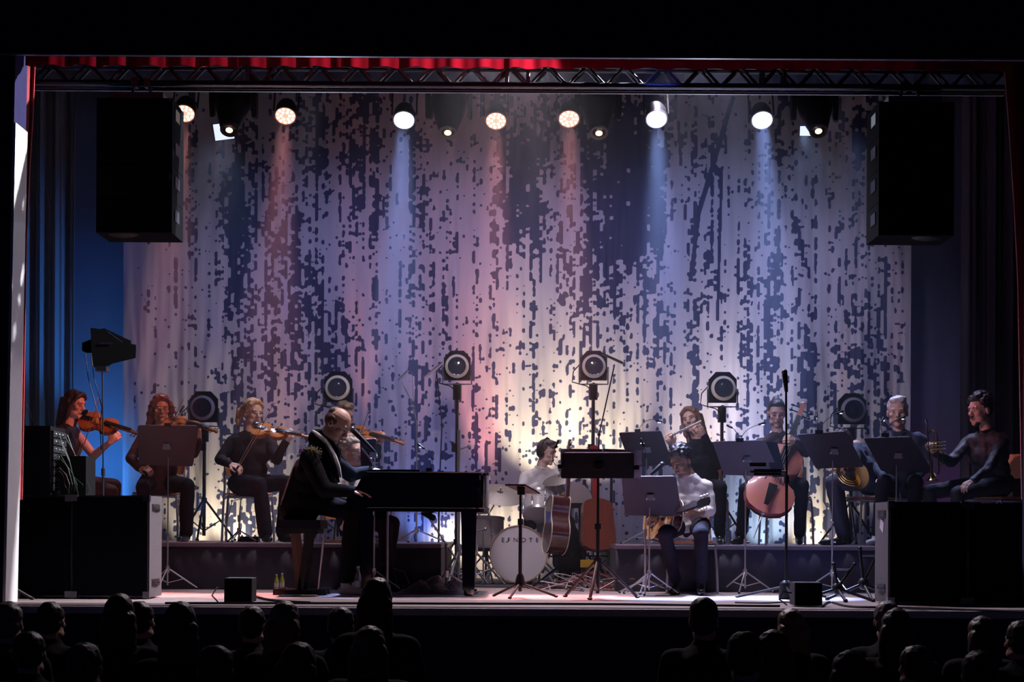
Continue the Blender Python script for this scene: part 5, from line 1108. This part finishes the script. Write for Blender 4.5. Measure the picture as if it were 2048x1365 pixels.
# clear acoustic shell behind kit / white pearl side panel
def tube_stand(px, D, top, label, r=.016, col=CHROME, z=0):
    x = at(px, 1100, D).x; t = thing('hardware_stand', (x, D, z), label, 'stand')
    MB().tube((x, D, z+.05), (x, D, at(px, top, D).z), r).build('post', col, t); MB().tube((x, D, z+.35), (x, D, z+.40), r*1.8).build('clamp', col, t)
    MB().tube((x, D, at(px, top+40, D).z), (x+.09, D-.02, at(px, top+34, D).z), r*.5).ball((x+.1, D-.02, at(px, top+34, D).z), .018).build('arm', col, t)
    tripod(t, x, D, .32, z, .3, .011, col, .2, .1)
tube_stand(917, 16.9, 860, 'chrome stand with knobs right of the left riser'); tube_stand(950, 16.8, 1025, 'short chrome stand beside the floor tom')
tube_stand(1168, 16.9, 960, 'dark stand between the two guitars', .018, DCHROME); tube_stand(1222, 17.0, 900, 'thin dark stand at the left end of the right riser', .014, DCHROME)
# ------------------------------------------------------------------ guitars
def make_guitar(name, label, body, top, k=1.0, bind=True, headm=None, th=1.0, boxy=False):
    t = thing(name, (0, 0, 0), label, 'guitar')
    ws = [(0, 0), (.005, .06), (.03, .125), (.08, .175), (.14, .195), (.20, .185), (.25, .150), (.29, .128), (.32, .124), (.36, .135), (.41, .150), (.45, .145), (.48, .110), (.495, .05), (.498, 0)]
    if boxy: ws = [(0, 0), (.01, .09), (.04, .145), (.10, .165), (.20, .160), (.28, .150), (.36, .146), (.43, .142), (.47, .12), (.49, .06), (.498, 0)]
    u = [(x*k, w*k) for x, w in ws]; poly = u + [(x, -w) for x, w in u[-2:0:-1]]; X = frame((0, 0, 1), (1, 0, 0))
    MB().prism(poly, X, (0, 0, 0), -.10*k*th+.05*k, .05*k).build('body', body, t)
    MB().prism([(a*1.0, b*.99) for a, b in poly], X, (0, 0, 0), .05*k, .053*k).build('top_plate', top, t)
    if bind:
        for z in (.05*k-.10*k*th, .05*k): MB().path([V((a, b, z)) for a, b in poly], .0045*k, 6, True).build('binding', M('cream_binding', (.7, .62, .5), .4), t)
    MB().lathe([(.001, 0), (.05*k, 0), (.05*k, .001), (.001, .001)], (.33*k, 0, .053*k), n=24).build('sound_hole', EBONY, t)
    MB().box((.16*k, 0, .06*k), (.03*k, .18*k, .012*k)).build('bridge', EBONY, t)
    MB().box((.66*k, 0, .045*k), (.36*k, .048*k, .022*k)).build('neck', headm or body, t); MB().box((.62*k, 0, .060*k), (.46*k, .050*k, .008*k)).build('fingerboard', EBONY, t)
    MB().prism([(.84*k, -.024*k), (.84*k, .024*k), (.90*k, .040*k), (1.02*k, .036*k), (1.035*k, 0), (1.02*k, -.036*k), (.90*k, -.040*k)], X, (0, 0, 0), .035*k, .053*k).build('headstock', headm or EBONY, t)
    for i in range(6):
        s = 1 if i % 2 else -1; x = (.895+.045*(i//2))*k
        MB().tube((x, s*.036*k, .044*k), (x, s*.058*k, .044*k), .004*k).ball((x, s*.066*k, .044*k), (.017*k, .013*k, .010*k)).build('tuning_peg', M('pearl_button', (.75, .72, .62), .3), t)
    for i in range(6): MB().tube((.16*k, (i-2.5)*.010*k, .068*k), (.87*k, (i-2.5)*.007*k, .064*k), .0007, n=4).build('string', CHROME, t)
    return t
MAHOG = M('dark_mahogany', (.06, .012, .010), .25, var=.3, scale=6, coat=.8, stretch=(1, 6, 6)); REDW = M('reddish_maple', (.20, .045, .025), .4, var=.2, scale=5, coat=.5, stretch=(1, 6, 6))
g1 = make_guitar('acoustic_guitar', 'dark acoustic guitar on a stand seen from its side, pale binding', MAHOG, MAHOG, 1.08, th=1.55)
place(g1, at(1116, 1108, 15.9), at(1131, 860, 16.2), (.93, .22, .1))
g2 = make_guitar('resting_guitar', 'reddish brown wooden guitar standing behind the centre music stand', REDW, REDW, 1.02, False, M('red_headstock', (.35, .03, .03), .3), 1.0, True)
place(g2, at(1196, 1103, 16.3), at(1190, 870, 16.55), (-.25, 1, .1))
for px, D, lab in ((1120, 15.95, 'small black stand under the dark acoustic guitar'), (1197, 16.35, 'small black stand under the reddish guitar')):
    x = at(px, 1150, D).x; t = thing('guitar_stand', (x, D, 0), lab, 'guitar stand')
    MB().tube((x, D+.12, .05), (x, D+.16, .75), .011).build('post', BLACK, t)
    for s in (-1, 1): MB().path([(x, D+.12, .30), (x+s*.10, D+.04, .30), (x+s*.10, D-.10, .30), (x+s*.10, D-.11, .34)], .009).build('cradle_arm', BLACK, t)
    tripod(t, x, D+.12, .2, 0, .26, .010, BLACK, .9)
g3 = make_guitar('acoustic_guitar', 'acoustic guitar in the hands of the man in the white shirt, cream tuning pegs', MAHOG, M('spruce_top', (.5, .3, .14), .35), .92)
place(g3, at(1296, 1048, 14.98), at(1410, 1010, 14.28), (-.5, -.85, .3))
# black rounded gig bag / case behind the dark guitar
t = blob(MB().cap(at(1140, 1075, 16.6), at(1140, 1130, 16.6), .10, .13).cap(at(1138, 1060, 16.6), at(1141, 1040, 16.65), .08, .04), 'gig_bag', BLK, None, .02, 2); tag(t, 'rounded black bag standing behind the dark acoustic guitar', 'bag')
# electronic percussion pad: half round pale pad
t = thing('percussion_pad', at(1160, 1005, 16.75), 'pale half round pad on a stand between the guitars', 'drum pad')
MB().prism([(-.14, 0), (.13, 0), (.13, .03), (.10, .11), (.04, .18), (-.04, .20), (-.14, .20)], frame((0, -1, 0), (1, 0, 0)), at(1160, 1008, 16.75), -.02, .02).build('pad', HEAD, t)
MB().box(at(1160, 1012, 16.73), (.28, .08, .05)).tube(at(1160, 1012, 16.75), V((at(1160, 1012, 16.75).x, 16.75, .0)), .015).build('support', BLACK, t)
dg = bpy.context.evaluated_depsgraph_get(); dg.update()
for o in [o for o in bpy.data.objects if o.type == 'FONT']:
    me = bpy.data.meshes.new_from_object(o.evaluated_get(dg)); n = bpy.data.objects.new(o.name.split('.')[0], me); COL.objects.link(n)
    n.parent = o.parent; n.location = o.location; n.rotation_euler = o.rotation_euler; bpy.data.objects.remove(o)
# ------------------------------------------------------------------ subwoofers and rack
SIDE = M('grey_textured_cabinet', (.085, .075, .09), .75, var=.15, scale=90, bump=.3)
def subw(pa, pb, ya, yb, D, label, side, dep=.48):
    a, b = at(pa, ya, D), at(pb, yb, D); zt_ = a.z; w = abs(b.x-a.x); cx = (a.x+b.x)/2; z0 = .012
    t = thing('subwoofer', (cx, D+dep/2, 0), label, 'speaker', 'big black floor speakers')
    MB().box((cx, D+dep/2+.012, (z0+zt_)/2), (w, dep-.024, zt_-z0)).build('cabinet', SIDE, t)
    MB().box((cx, D+.006, (z0+zt_)/2), (w*.965, .020, (zt_-z0)*.965)).build('grille', M('sub_grille', (.003, .003, .006), .8, spec=.04, var=.3, scale=200), t)
    for s in (-1, 1):
        for z in (z0, zt_): 
            MB().box((cx+s*(w/2-.02), D+.02, z+(.02 if z == z0 else -.02)), (.05, .05, .05)).build('corner_block', DCHROME, t)
    for sx in (-1, 1):
        x = cx+sx*(w/2)
        for z in (zt_-.09, z0+.11):
            MB().box((x, D+dep*.5, z), (.014, dep*.55, .055)).build('handle_plate', DCHROME, t)
            MB().path([(x+sx*.008, D+dep*.28, z), (x+sx*.02, D+dep*.38, z-.012), (x+sx*.02, D+dep*.62, z-.012), (x+sx*.008, D+dep*.72, z)], .006).build('handle', BLACK, t)
    for s in (-1, 1):
        for q in (-1, 1): MB().lathe([(.03, 0), (.03, .014)], (cx+s*w*.38, D+dep*.5+q*dep*.35, 0), n=10).build('rubber_foot', BLACK, t)
    return t, cx, w, zt_
subw(30, 141, 991, 1197, 13.05, 'left of the two black floor speakers at the left edge of the stage', 1)
subw(143, 297, 991, 1199, 13.02, 'right of the two black floor speakers at the left, grey side lit', 1)
t, cx, w, zt_ = subw(1778, 1934, 1004, 1212, 12.72, 'left of the two black floor speakers at the right, grey side lit', -1)
subw(1937, 2100, 1007, 1214, 12.72, 'black floor speaker cut off by the right edge of the photo', -1)
s = MB().box((cx-w/2-.003, 12.95, at(1770, 1052, 12.9).z), (.003, .12, .075), Matrix.Rotation(.35, 3, 'X')).build('label_sticker', PAPER); tag(s, 'white paper sticker on the lit side of the right floor speaker', 'sticker')
def rack():
    D = 13.1; a, b = at(47, 852, D), at(100, 991, D); zb = at(60, 991, 13.05).z+.004; cx = (a.x+b.x)/2; w = b.x-a.x
    t = thing('amplifier_rack', (cx, D+.2, zb), 'tall black equipment rack standing on the left floor speakers', 'rack')
    MB().box((cx, D+.22, (a.z+zb)/2), (w, .44, a.z-zb)).build('case', BLACK, t)
    for i in range(8):
        z = zb+.04+(a.z-zb-.06)*i/8+.02
        MB().box((cx+w/2+.012, D+.2, z), (.022, .38, .048)).build('rack_unit', M('rack_face', (.03, .035, .04), .4), t)
        for j in range(3): MB().ball((cx+w/2+.026, D+.06+j*.1, z), .008).build('knob', CHROME, t)
    MB().tube((cx-.04, D+.1, a.z), (cx-.12, D+.1, a.z+.19), .002).tube((cx+.02, D+.1, a.z), (cx+.03, D+.1, a.z+.2), .002).build('thin_antenna', DCHROME, t)
    t2 = thing('patch_cables', (cx+w/2+.1, D+.1, zb), 'tangle of thin cables spilling from the rack at far left', 'cables'); r_ = random.Random(4)
    for i in range(16):
        x0 = cx+w/2+.02; z1 = zb+r_.uniform(.1, a.z-zb-.05); yy = D+r_.uniform(0, .3); e = x0+r_.uniform(.05, .26)
        MB().path([(x0, yy, z1), (x0+.05, yy-.03, z1+.02), ((x0+e)/2+.04, yy-.05, (z1+zb)/2+.06), (e, yy-.05, zb+.08), (e+r_.uniform(-.03, .03), yy, zb+.01)], .0032, 5).build('cable', M('green_cable', (.02, .045, .03), .5) if i % 4 else M('dull_pale_cable', (.10, .07, .06), .5), t2)
    MB().box((cx+w/2+.16, D+.2, zb+.15), (.20, .3, .30)).build('stage_box', BLACK, t2)
rack()
# ------------------------------------------------------------------ small things on the stage
def small_monitor(pa, pb, ya, yb, D, label):
    a, b = at(pa, ya, D), at(pb, yb, D); cx = (a.x+b.x)/2; w = b.x-a.x
    t = thing('small_floor_speaker', (cx, D+.1, 0), label, 'speaker', 'small cube speakers at the stage edge')
    MB().box((cx, D+.12, a.z/2+.005), (w, .22, a.z-.01)).build('cabinet', BLACK, t); MB().box((cx, D+.004, a.z/2), (w*.93, .012, a.z*.9)).build('grille', GRL, t)
    MB().box((cx, D+.13, a.z+.002), (w*.96, .2, .004)).build('top_edge', M('grey_edge', (.12, .12, .16), .4), t)
    MB().path([(cx-w/2, D+.15, a.z*.55), (cx-w/2-.07, D+.12, a.z*.62), (cx-w/2-.1, D+.08, a.z*.3), (cx-w/2-.05, D+.04, .01)], .006, 6).build('cable', BLACK, t)
small_monitor(448, 503, 1158, 1210, 12.35, 'small black cube speaker at the stage edge, left of the piano bench')
small_monitor(1590, 1645, 1167, 1222, 12.30, 'small black cube speaker at the stage edge, right, by the tall mic')
def cable(pts, r, mat, label, z=.008):
    P_ = [ptz(x, y, z) for x, y in pts]; q = []
    for i in range(len(P_)-1):
        p0, p1, p2, p3 = P_[max(i-1, 0)], P_[i], P_[i+1], P_[min(i+2, len(P_)-1)]
        for s in range(5):
            u = s/5; q.append(.5*((2*p1)+(p2-p0)*u+(2*p0-5*p1+4*p2-p3)*u*u+(3*p1-p0-3*p2+p3)*u**3))
    q.append(P_[-1]); o = MB().path(q, r, 6).build('stage_cable', mat); tag(o, label, 'cable'); return o
cable([(330, 1207), (600, 1207), (900, 1208), (1200, 1209), (1450, 1212), (1560, 1213)], .009, BLACK, 'long black cable lying along the front edge of the stage')
cable([(1645, 1214), (1660, 1205), (1700, 1214), (1800, 1216), (1900, 1219), (2046, 1224)], .009, BLACK, 'black cable running right along the edge past the right speakers')
cable([(1470, 1206), (1530, 1207), (1575, 1205), (1620, 1210)], .006, DCHROME, 'thin grey cable lying left of the right cube speaker')
cable([(500, 1190), (540, 1201), (620, 1206)], .010, BLACK, 'thick cable leading right from the left cube speaker')
r5 = random.Random(21); cols = [M('pink_cable', (.34, .17, .17), .5), M('white_cable', (.6, .55, .58), .5), M('black_cable', (.012, .012, .016), .5), M('red_cable', (.20, .03, .03), .5)]
nm = ['pink', 'pale', 'black', 'red']
for i in range(22):
    x = 1110+r5.random()*150; D = 15.3+r5.random()*.9; p = at(x, 1100, D); p.z = .01; pts = []
    for j in range(6): pts.append(V((p.x+r5.uniform(-.28, .28), p.y+r5.uniform(-.25, .2), .008+(r5.random()*.16 if j in (2, 3) else 0))))
    mb = MB(); q = []
    for a in range(len(pts)-1):
        p0, p1, p2, p3 = pts[max(a-1, 0)], pts[a], pts[a+1], pts[min(a+2, 5)]
        for s_ in range(5): u = s_/5; v = .5*((2*p1)+(p2-p0)*u+(2*p0-5*p1+4*p2-p3)*u*u+(3*p1-p0-3*p2+p3)*u**3); v.z = max(v.z, .008); q.append(v)
    o = mb.path(q, .0042, 5).build('tangled_cable', cols[i % 4]); tag(o, nm[i % 4]+' cable in the tangle on the floor behind the centre music stand', 'cable', nm[i % 4]+' cables tangled behind the centre stand')
p = ptz(1308, 1168, .02); t = thing('pedal_board', p-V((0, 0, .02)), 'flat white pedal board on the floor left of the guitarist', 'pedal board')
MB().box(V((p.x, p.y, .018)), (.52, .26, .03)).build('board', M('white_board', (.7, .66, .7), .5), t)
for i in range(5): MB().box(V((p.x-.18+.09*i, p.y+.02*(i % 2), .052)), (.065, .11, .038)).ball(V((p.x-.18+.09*i, p.y-.03, .075)), .012).build('effect_pedal', [BLACK, DCHROME, M('green_pedal', (.1, .35, .1), .4)][i % 3], t)
p = ptz(812, 1178, .02); t = thing('effect_box', V((p.x-.02, p.y, 0)), 'dark flat box with white cable under the piano', 'box'); MB().box((p.x, p.y, .03), (.22, .14, .05)).build('housing', BLACK, t); MB().path([(p.x-.08, p.y, .06), (p.x-.12, p.y+.02, .2), (p.x-.02, p.y+.05, .17), (p.x+.03, p.y, .06)], .005).build('cable', M('white_cable', (.6, .55, .58), .5), t)
# crumpled cloth under piano
D = 14.5; a0 = ptz(872, 1190, 0); n = 46; vs = []; fs = []
for j in range(n):
    for i in range(n):
        u, v = i/(n-1)-.5, j/(n-1)-.5; rr = math.hypot(u*2, v*2); e = max(0, 1-rr**2.2)
        x = a0.x+u*.66+.03*noise.noise(V((u*5, v*5, 1))); y = a0.y+.28+v*.5; z = .006+e*(.045+.15*abs(noise.noise(V((u*4.2+3, v*3+2, .5))))**.8+.05*abs(noise.noise(V((u*11, v*9, 4))))); vs.append((x, y, z))
for j in range(n-1):
    for i in range(n-1): a = j*n+i; fs.append((a, a+1, a+n+1, a+n))
o = MB().add(vs, fs).build('crumpled_cloth', M('dark_blue_velvet', (.06, .055, .10), .6, var=.2, sheen=.8), smooth=80); s = o.modifiers.new('t', 'SOLIDIFY'); s.thickness = .006; tag(o, 'crumpled dark blue cloth heaped on the floor under the piano', 'cloth')
# bottles
def bottle(px, py, label, mat, h=.22, r=.032, cat='bottle'):
    p = ptz(px, py, 0); t = thing('bottle', p, label, cat)
    MB().lathe([(r*.9, 0), (r, .01), (r, h*.62), (r*.4, h*.84), (r*.38, h*.93)], p, n=16).build('body', mat, t); MB().lathe([(r*.45, 0), (r*.45, h*.07)], p+V((0, 0, h*.93)), n=12).build('cap', PAPER, t)
    MB().lathe([(r*1.02, h*.28), (r*1.02, h*.5)], p, n=16).build('paper_label', M('bottle_label', (.5, .5, .6), .6), t)
CLEAR = M('clear_bottle_plastic', (.75, .78, .85), .08, trans=.85, coat=.5)
bottle(716, 1192, 'clear water bottle beside the pianist shoe', CLEAR, .24); YEL = M('yellow_green_bottle', (.45, .5, .08), .2, trans=.3)
bottle(553, 1184, 'left one of two yellow bottles by the riser', YEL, .15, .020); bottle(564, 1184, 'right one of two yellow bottles by the riser', YEL, .16, .020)
p = at(498, 1080, 15.75); t = thing('foot_pedal', V((p.x, 15.75, PZ)), 'small black effects pedal on the riser at the feet of the blond violinist', 'pedal'); MB().box((p.x, 15.75, PZ+.028), (.19, .12, .05)).build('housing', BLACK, t)
for i in range(3): MB().ball((p.x-.06+.06*i, 15.72, PZ+.058), .010).build('switch', CHROME, t)
p = at(490, 1010, 15.42); t = mic_stand(478, 1086, 15.45, [(482, 998), (464, 1003), (450, 1060)], 'short folded chrome stand in front of the blond violinist', None, z=PZ, mat=CHROME, r=.008, hub=.1, rr=.16)
p = at(1176, 1128, 15.9); t = thing('yellow_box', V((p.x, 15.9, 0)), 'small yellow box on a post between the guitars and cables', 'box'); MB().box(p, (.14, .06, .07)).build('housing', M('yellow_plastic', (.5, .32, .02), .4), t); MB().tube(p, V((p.x, 15.9, 0)), .012).build('post', BLACK, t)
# small black three legged guitar stands at right front
def y_stand(px, py, D, h, label, hubz):
    c = at(px, py, D); x = c.x; t = thing('guitar_stand', (x, D, 0), label, 'guitar stand'); top = at(px, h, D).z
    MB().ball((x, D, c.z), (.045, .04, .05)).build('hub', BLACK, t)
    for s, tx in ((-1, -.03), (1, .13)):
        MB().tube((x, D, c.z), (x+tx, D, top), .013).ball((x+tx, D, top), .019).build('upright_arm', BLACK, t)
    MB().tube((x-.02, D, c.z+(top-c.z)*.8), (x+.1, D, c.z+(top-c.z)*.8), .006).build('cross_bar', DCHROME, t)
    for a in (3.35, -.55, -1.5): f = V((x+.30*math.cos(a), D+.22*math.sin(a), .012)); MB().tube((x, D, c.z), f, .012).ball(f, .018).build('leg', BLACK, t)
y_stand(1675, 1178, 13.35, 1130, 'short black two armed instrument stand behind the right cube speaker', 0)
y_stand(1727, 1168, 13.6, 1098, 'taller black two armed instrument stand touching the right floor speaker', 0)
# dark post with clamps at the far left edge
t = mic_stand(8, 1190, 12.75, [(8, 1003), (11, 1000)], 'black stand with clamps standing against the white wall at far left', None, r=.014, hub=.12, rr=.2)
for y, dx in ((1052, .015), (1066, .02), (1078, .035)): MB().tube(at(8, y, 12.75), at(8, y, 12.75)+V((dx, -.01, 0)), .010).ball(at(8, y, 12.75)+V((dx+.01, -.01, 0)), .014).build('clamp_knob', BLACK, t)
MB().path([at(10, 1002, 12.74), at(15, 1010, 12.74), at(14, 1040, 12.74), at(11, 1052, 12.74)], .003).build('cable', BLACK, t)
# ------------------------------------------------------------------ audience
CLOTHA = [M('dark_coat', (.005, .004, .007), .9, spec=.1), M('dark_red_coat', (.010, .004, .006), .9, spec=.1), M('dark_blue_coat', (.004, .005, .012), .9, spec=.1)]
HA = [hairm('dark', (.02, .012, .012)), hairm('brown_audience', (.05, .02, .015)), hairm('grey_audience', (.20, .17, .17)), hairm('blond_audience', (.18, .11, .07))]
def viewer(kind):
    t = thing('person', (0, 0, 0), 'tmp', 'person', 'audience seen from behind'); sh = 1.02
    Mh = Matrix.Identity(3); hc = V((0, 0, 1.17)); mb = MB(); h = head_prims(mb, hc, Mh, .92)
    mb.cap(h(0, -.02, -.03), V((0, -.02, sh)), .05, .055).cap(V((-.15, -.02, sh-.04)), V((.15, -.02, sh-.04)), .05).cap(V((0, -.02, sh-.1)), V((0, -.05, .55)), .12, .13)
    for s in (-1, 1):
        mb.cap(V((s*.17, -.02, sh-.05)), V((s*.22, .02, .75)), .045, .035).cap(V((s*.22, .02, .75)), V((s*.12, .25, .66)), .035, .025)
        hand(mb, V((s*.12, .25, .66)), V((-s*.2, 1, -.15)), V((0, 0, 1)), .4, s)
        mb.cap(V((s*.09, 0, .52)), V((s*.12, .42, .50)), .08, .06).cap(V((s*.12, .42, .50)), V((s*.12, .45, .08)), .055, .04).cap(V((s*.12, .43, .045)), V((s*.12, .60, .035)), .04, .03)
    blob(mb, 'body', SKIN['fair'], t, .009, 2)
    mb = MB().cap(V((-.15, -.02, sh-.05)), V((.15, -.02, sh-.05)), .068).cap(V((-.10, -.03, sh-.16)), V((.10, -.03, sh-.16)), .11).cap(V((0, -.03, sh-.1)), V((0, -.05, .55)), .15, .16).cap(V((0, -.02, sh-.02)), V((0, -.02, sh+.03)), .075, .066)
    for s in (-1, 1): mb.cap(V((s*.17, -.02, sh-.05)), V((s*.22, .02, .75)), .062, .05).cap(V((s*.22, .02, .75)), V((s*.13, .23, .665)), .048, .036)
    blob(mb, 'coat', CLOTHA[kind % 3], t, .014, 2, .006, 12, kind)
    mb = MB()
    for s in (-1, 1): mb.cap(V((s*.08, -.02, .53)), V((s*.12, .42, .50)), .095, .072).cap(V((s*.12, .42, .50)), V((s*.12, .45, .09)), .066, .05)
    blob(mb, 'trousers', CLOTHA[0], t, .016, 2)
    mb = MB(); k = .92; B = lambda p, r: mb.ball(h(*p), V(r)*k, Mh, 16, 10)
    B((0, -.022, .056), (.086, .092, .092)); B((0, -.045, .01), (.080, .068, .085))
    if kind in (1, 3):
        for x in (-.05, 0, .05): mb.cap(h(x, -.07, .0), h(x*1.3, -.075, -.16), .05, .04)
    if kind == 4: B((0, -.08, .10), (.04, .05, .045))
    blob(mb, 'hair', HA[(0, 1, 2, 3, 0)[kind]], t, .009, 1, .006, 35, kind)
    return t
VW = [viewer(k) for k in range(5)]
R0, R1, R2, R3 = 9.9, 9.05, 8.2, 7.35
spots = [(18, 1203, R1, 2, 'grey haired viewer at the far left edge of the front row'), (104, 1203, R0, 0, 'dark haired viewer below the left floor speakers, second from the edge'),
 (240, 1187, R1, 1, 'tall brown haired viewer below the lit speaker side'), (283, 1202, R0, 0, 'dark viewer just right of the tallest brown haired one at left'),
 (362, 1203, R2, 1, 'brown haired viewer left of the small cube speaker'), (505, 1212, R0, 4, 'viewer below the right side of the left cube speaker'),
 (572, 1202, R1, 3, 'viewer with lighter streaked hair below the piano bench'), (682, 1214, R0, 0, 'dark haired viewer left of the one who blocks the piano leg'),
 (757, 1155, R1, 1, 'tall viewer whose head hides the foot of the piano'), (740, 1252, R2, 3, 'viewer with smooth rim lit hair below the tall one'), (1408, 1194, R1, 0, 'tall dark viewer below the guitarist chair'),
 (1490, 1262, R3, 0, 'dark viewer right of the tall one under the guitarist'), (1546, 1259, R2, 1, 'viewer in the second row below the tall microphone'), (1580, 1217, R0, 3, 'fair haired viewer left of the right cube speaker'),
 (1775, 1202, R0, 2, 'grey haired viewer below the lit right speaker side'), (1793, 1216, R1, 1, 'viewer overlapping the grey haired one at right'), (1962, 1232, R0, 1, 'viewer second from the right edge'),
 (2040, 1240, R1, 0, 'viewer cut by the right edge of the photo'), (60, 1262, R2, 0, 'dark second row viewer at far left'), (170, 1285, R3, 4, 'dark second row viewer second from left'),
 (430, 1290, R3, 0, 'second row viewer under the left cube speaker'), (600, 1284, R3, 1, 'second row viewer below the piano bench'), (1830, 1290, R2, 0, 'second row viewer below the right speakers'),
 (1700, 1300, R3, 1, 'second row viewer right of the second row fair one'), (1960, 1300, R3, 4, 'second row viewer near the right edge')]
used = set()
for px, py, D, k, lab in spots:
    p = at(px, py, D); top = p.z; zb = top-1.305
    o = VW[k] if k not in used else dup(VW[k]); used.add(k)
    o.location = (p.x, D, -1.15); sc = (top+1.15)/1.305; o.scale = (1, 1, sc) if sc < 1.04 else (1.02, 1.02, sc); o.rotation_euler = (0, 0, random.uniform(-.25, .25)); o['label'] = lab; o['group'] = 'audience seen from behind'
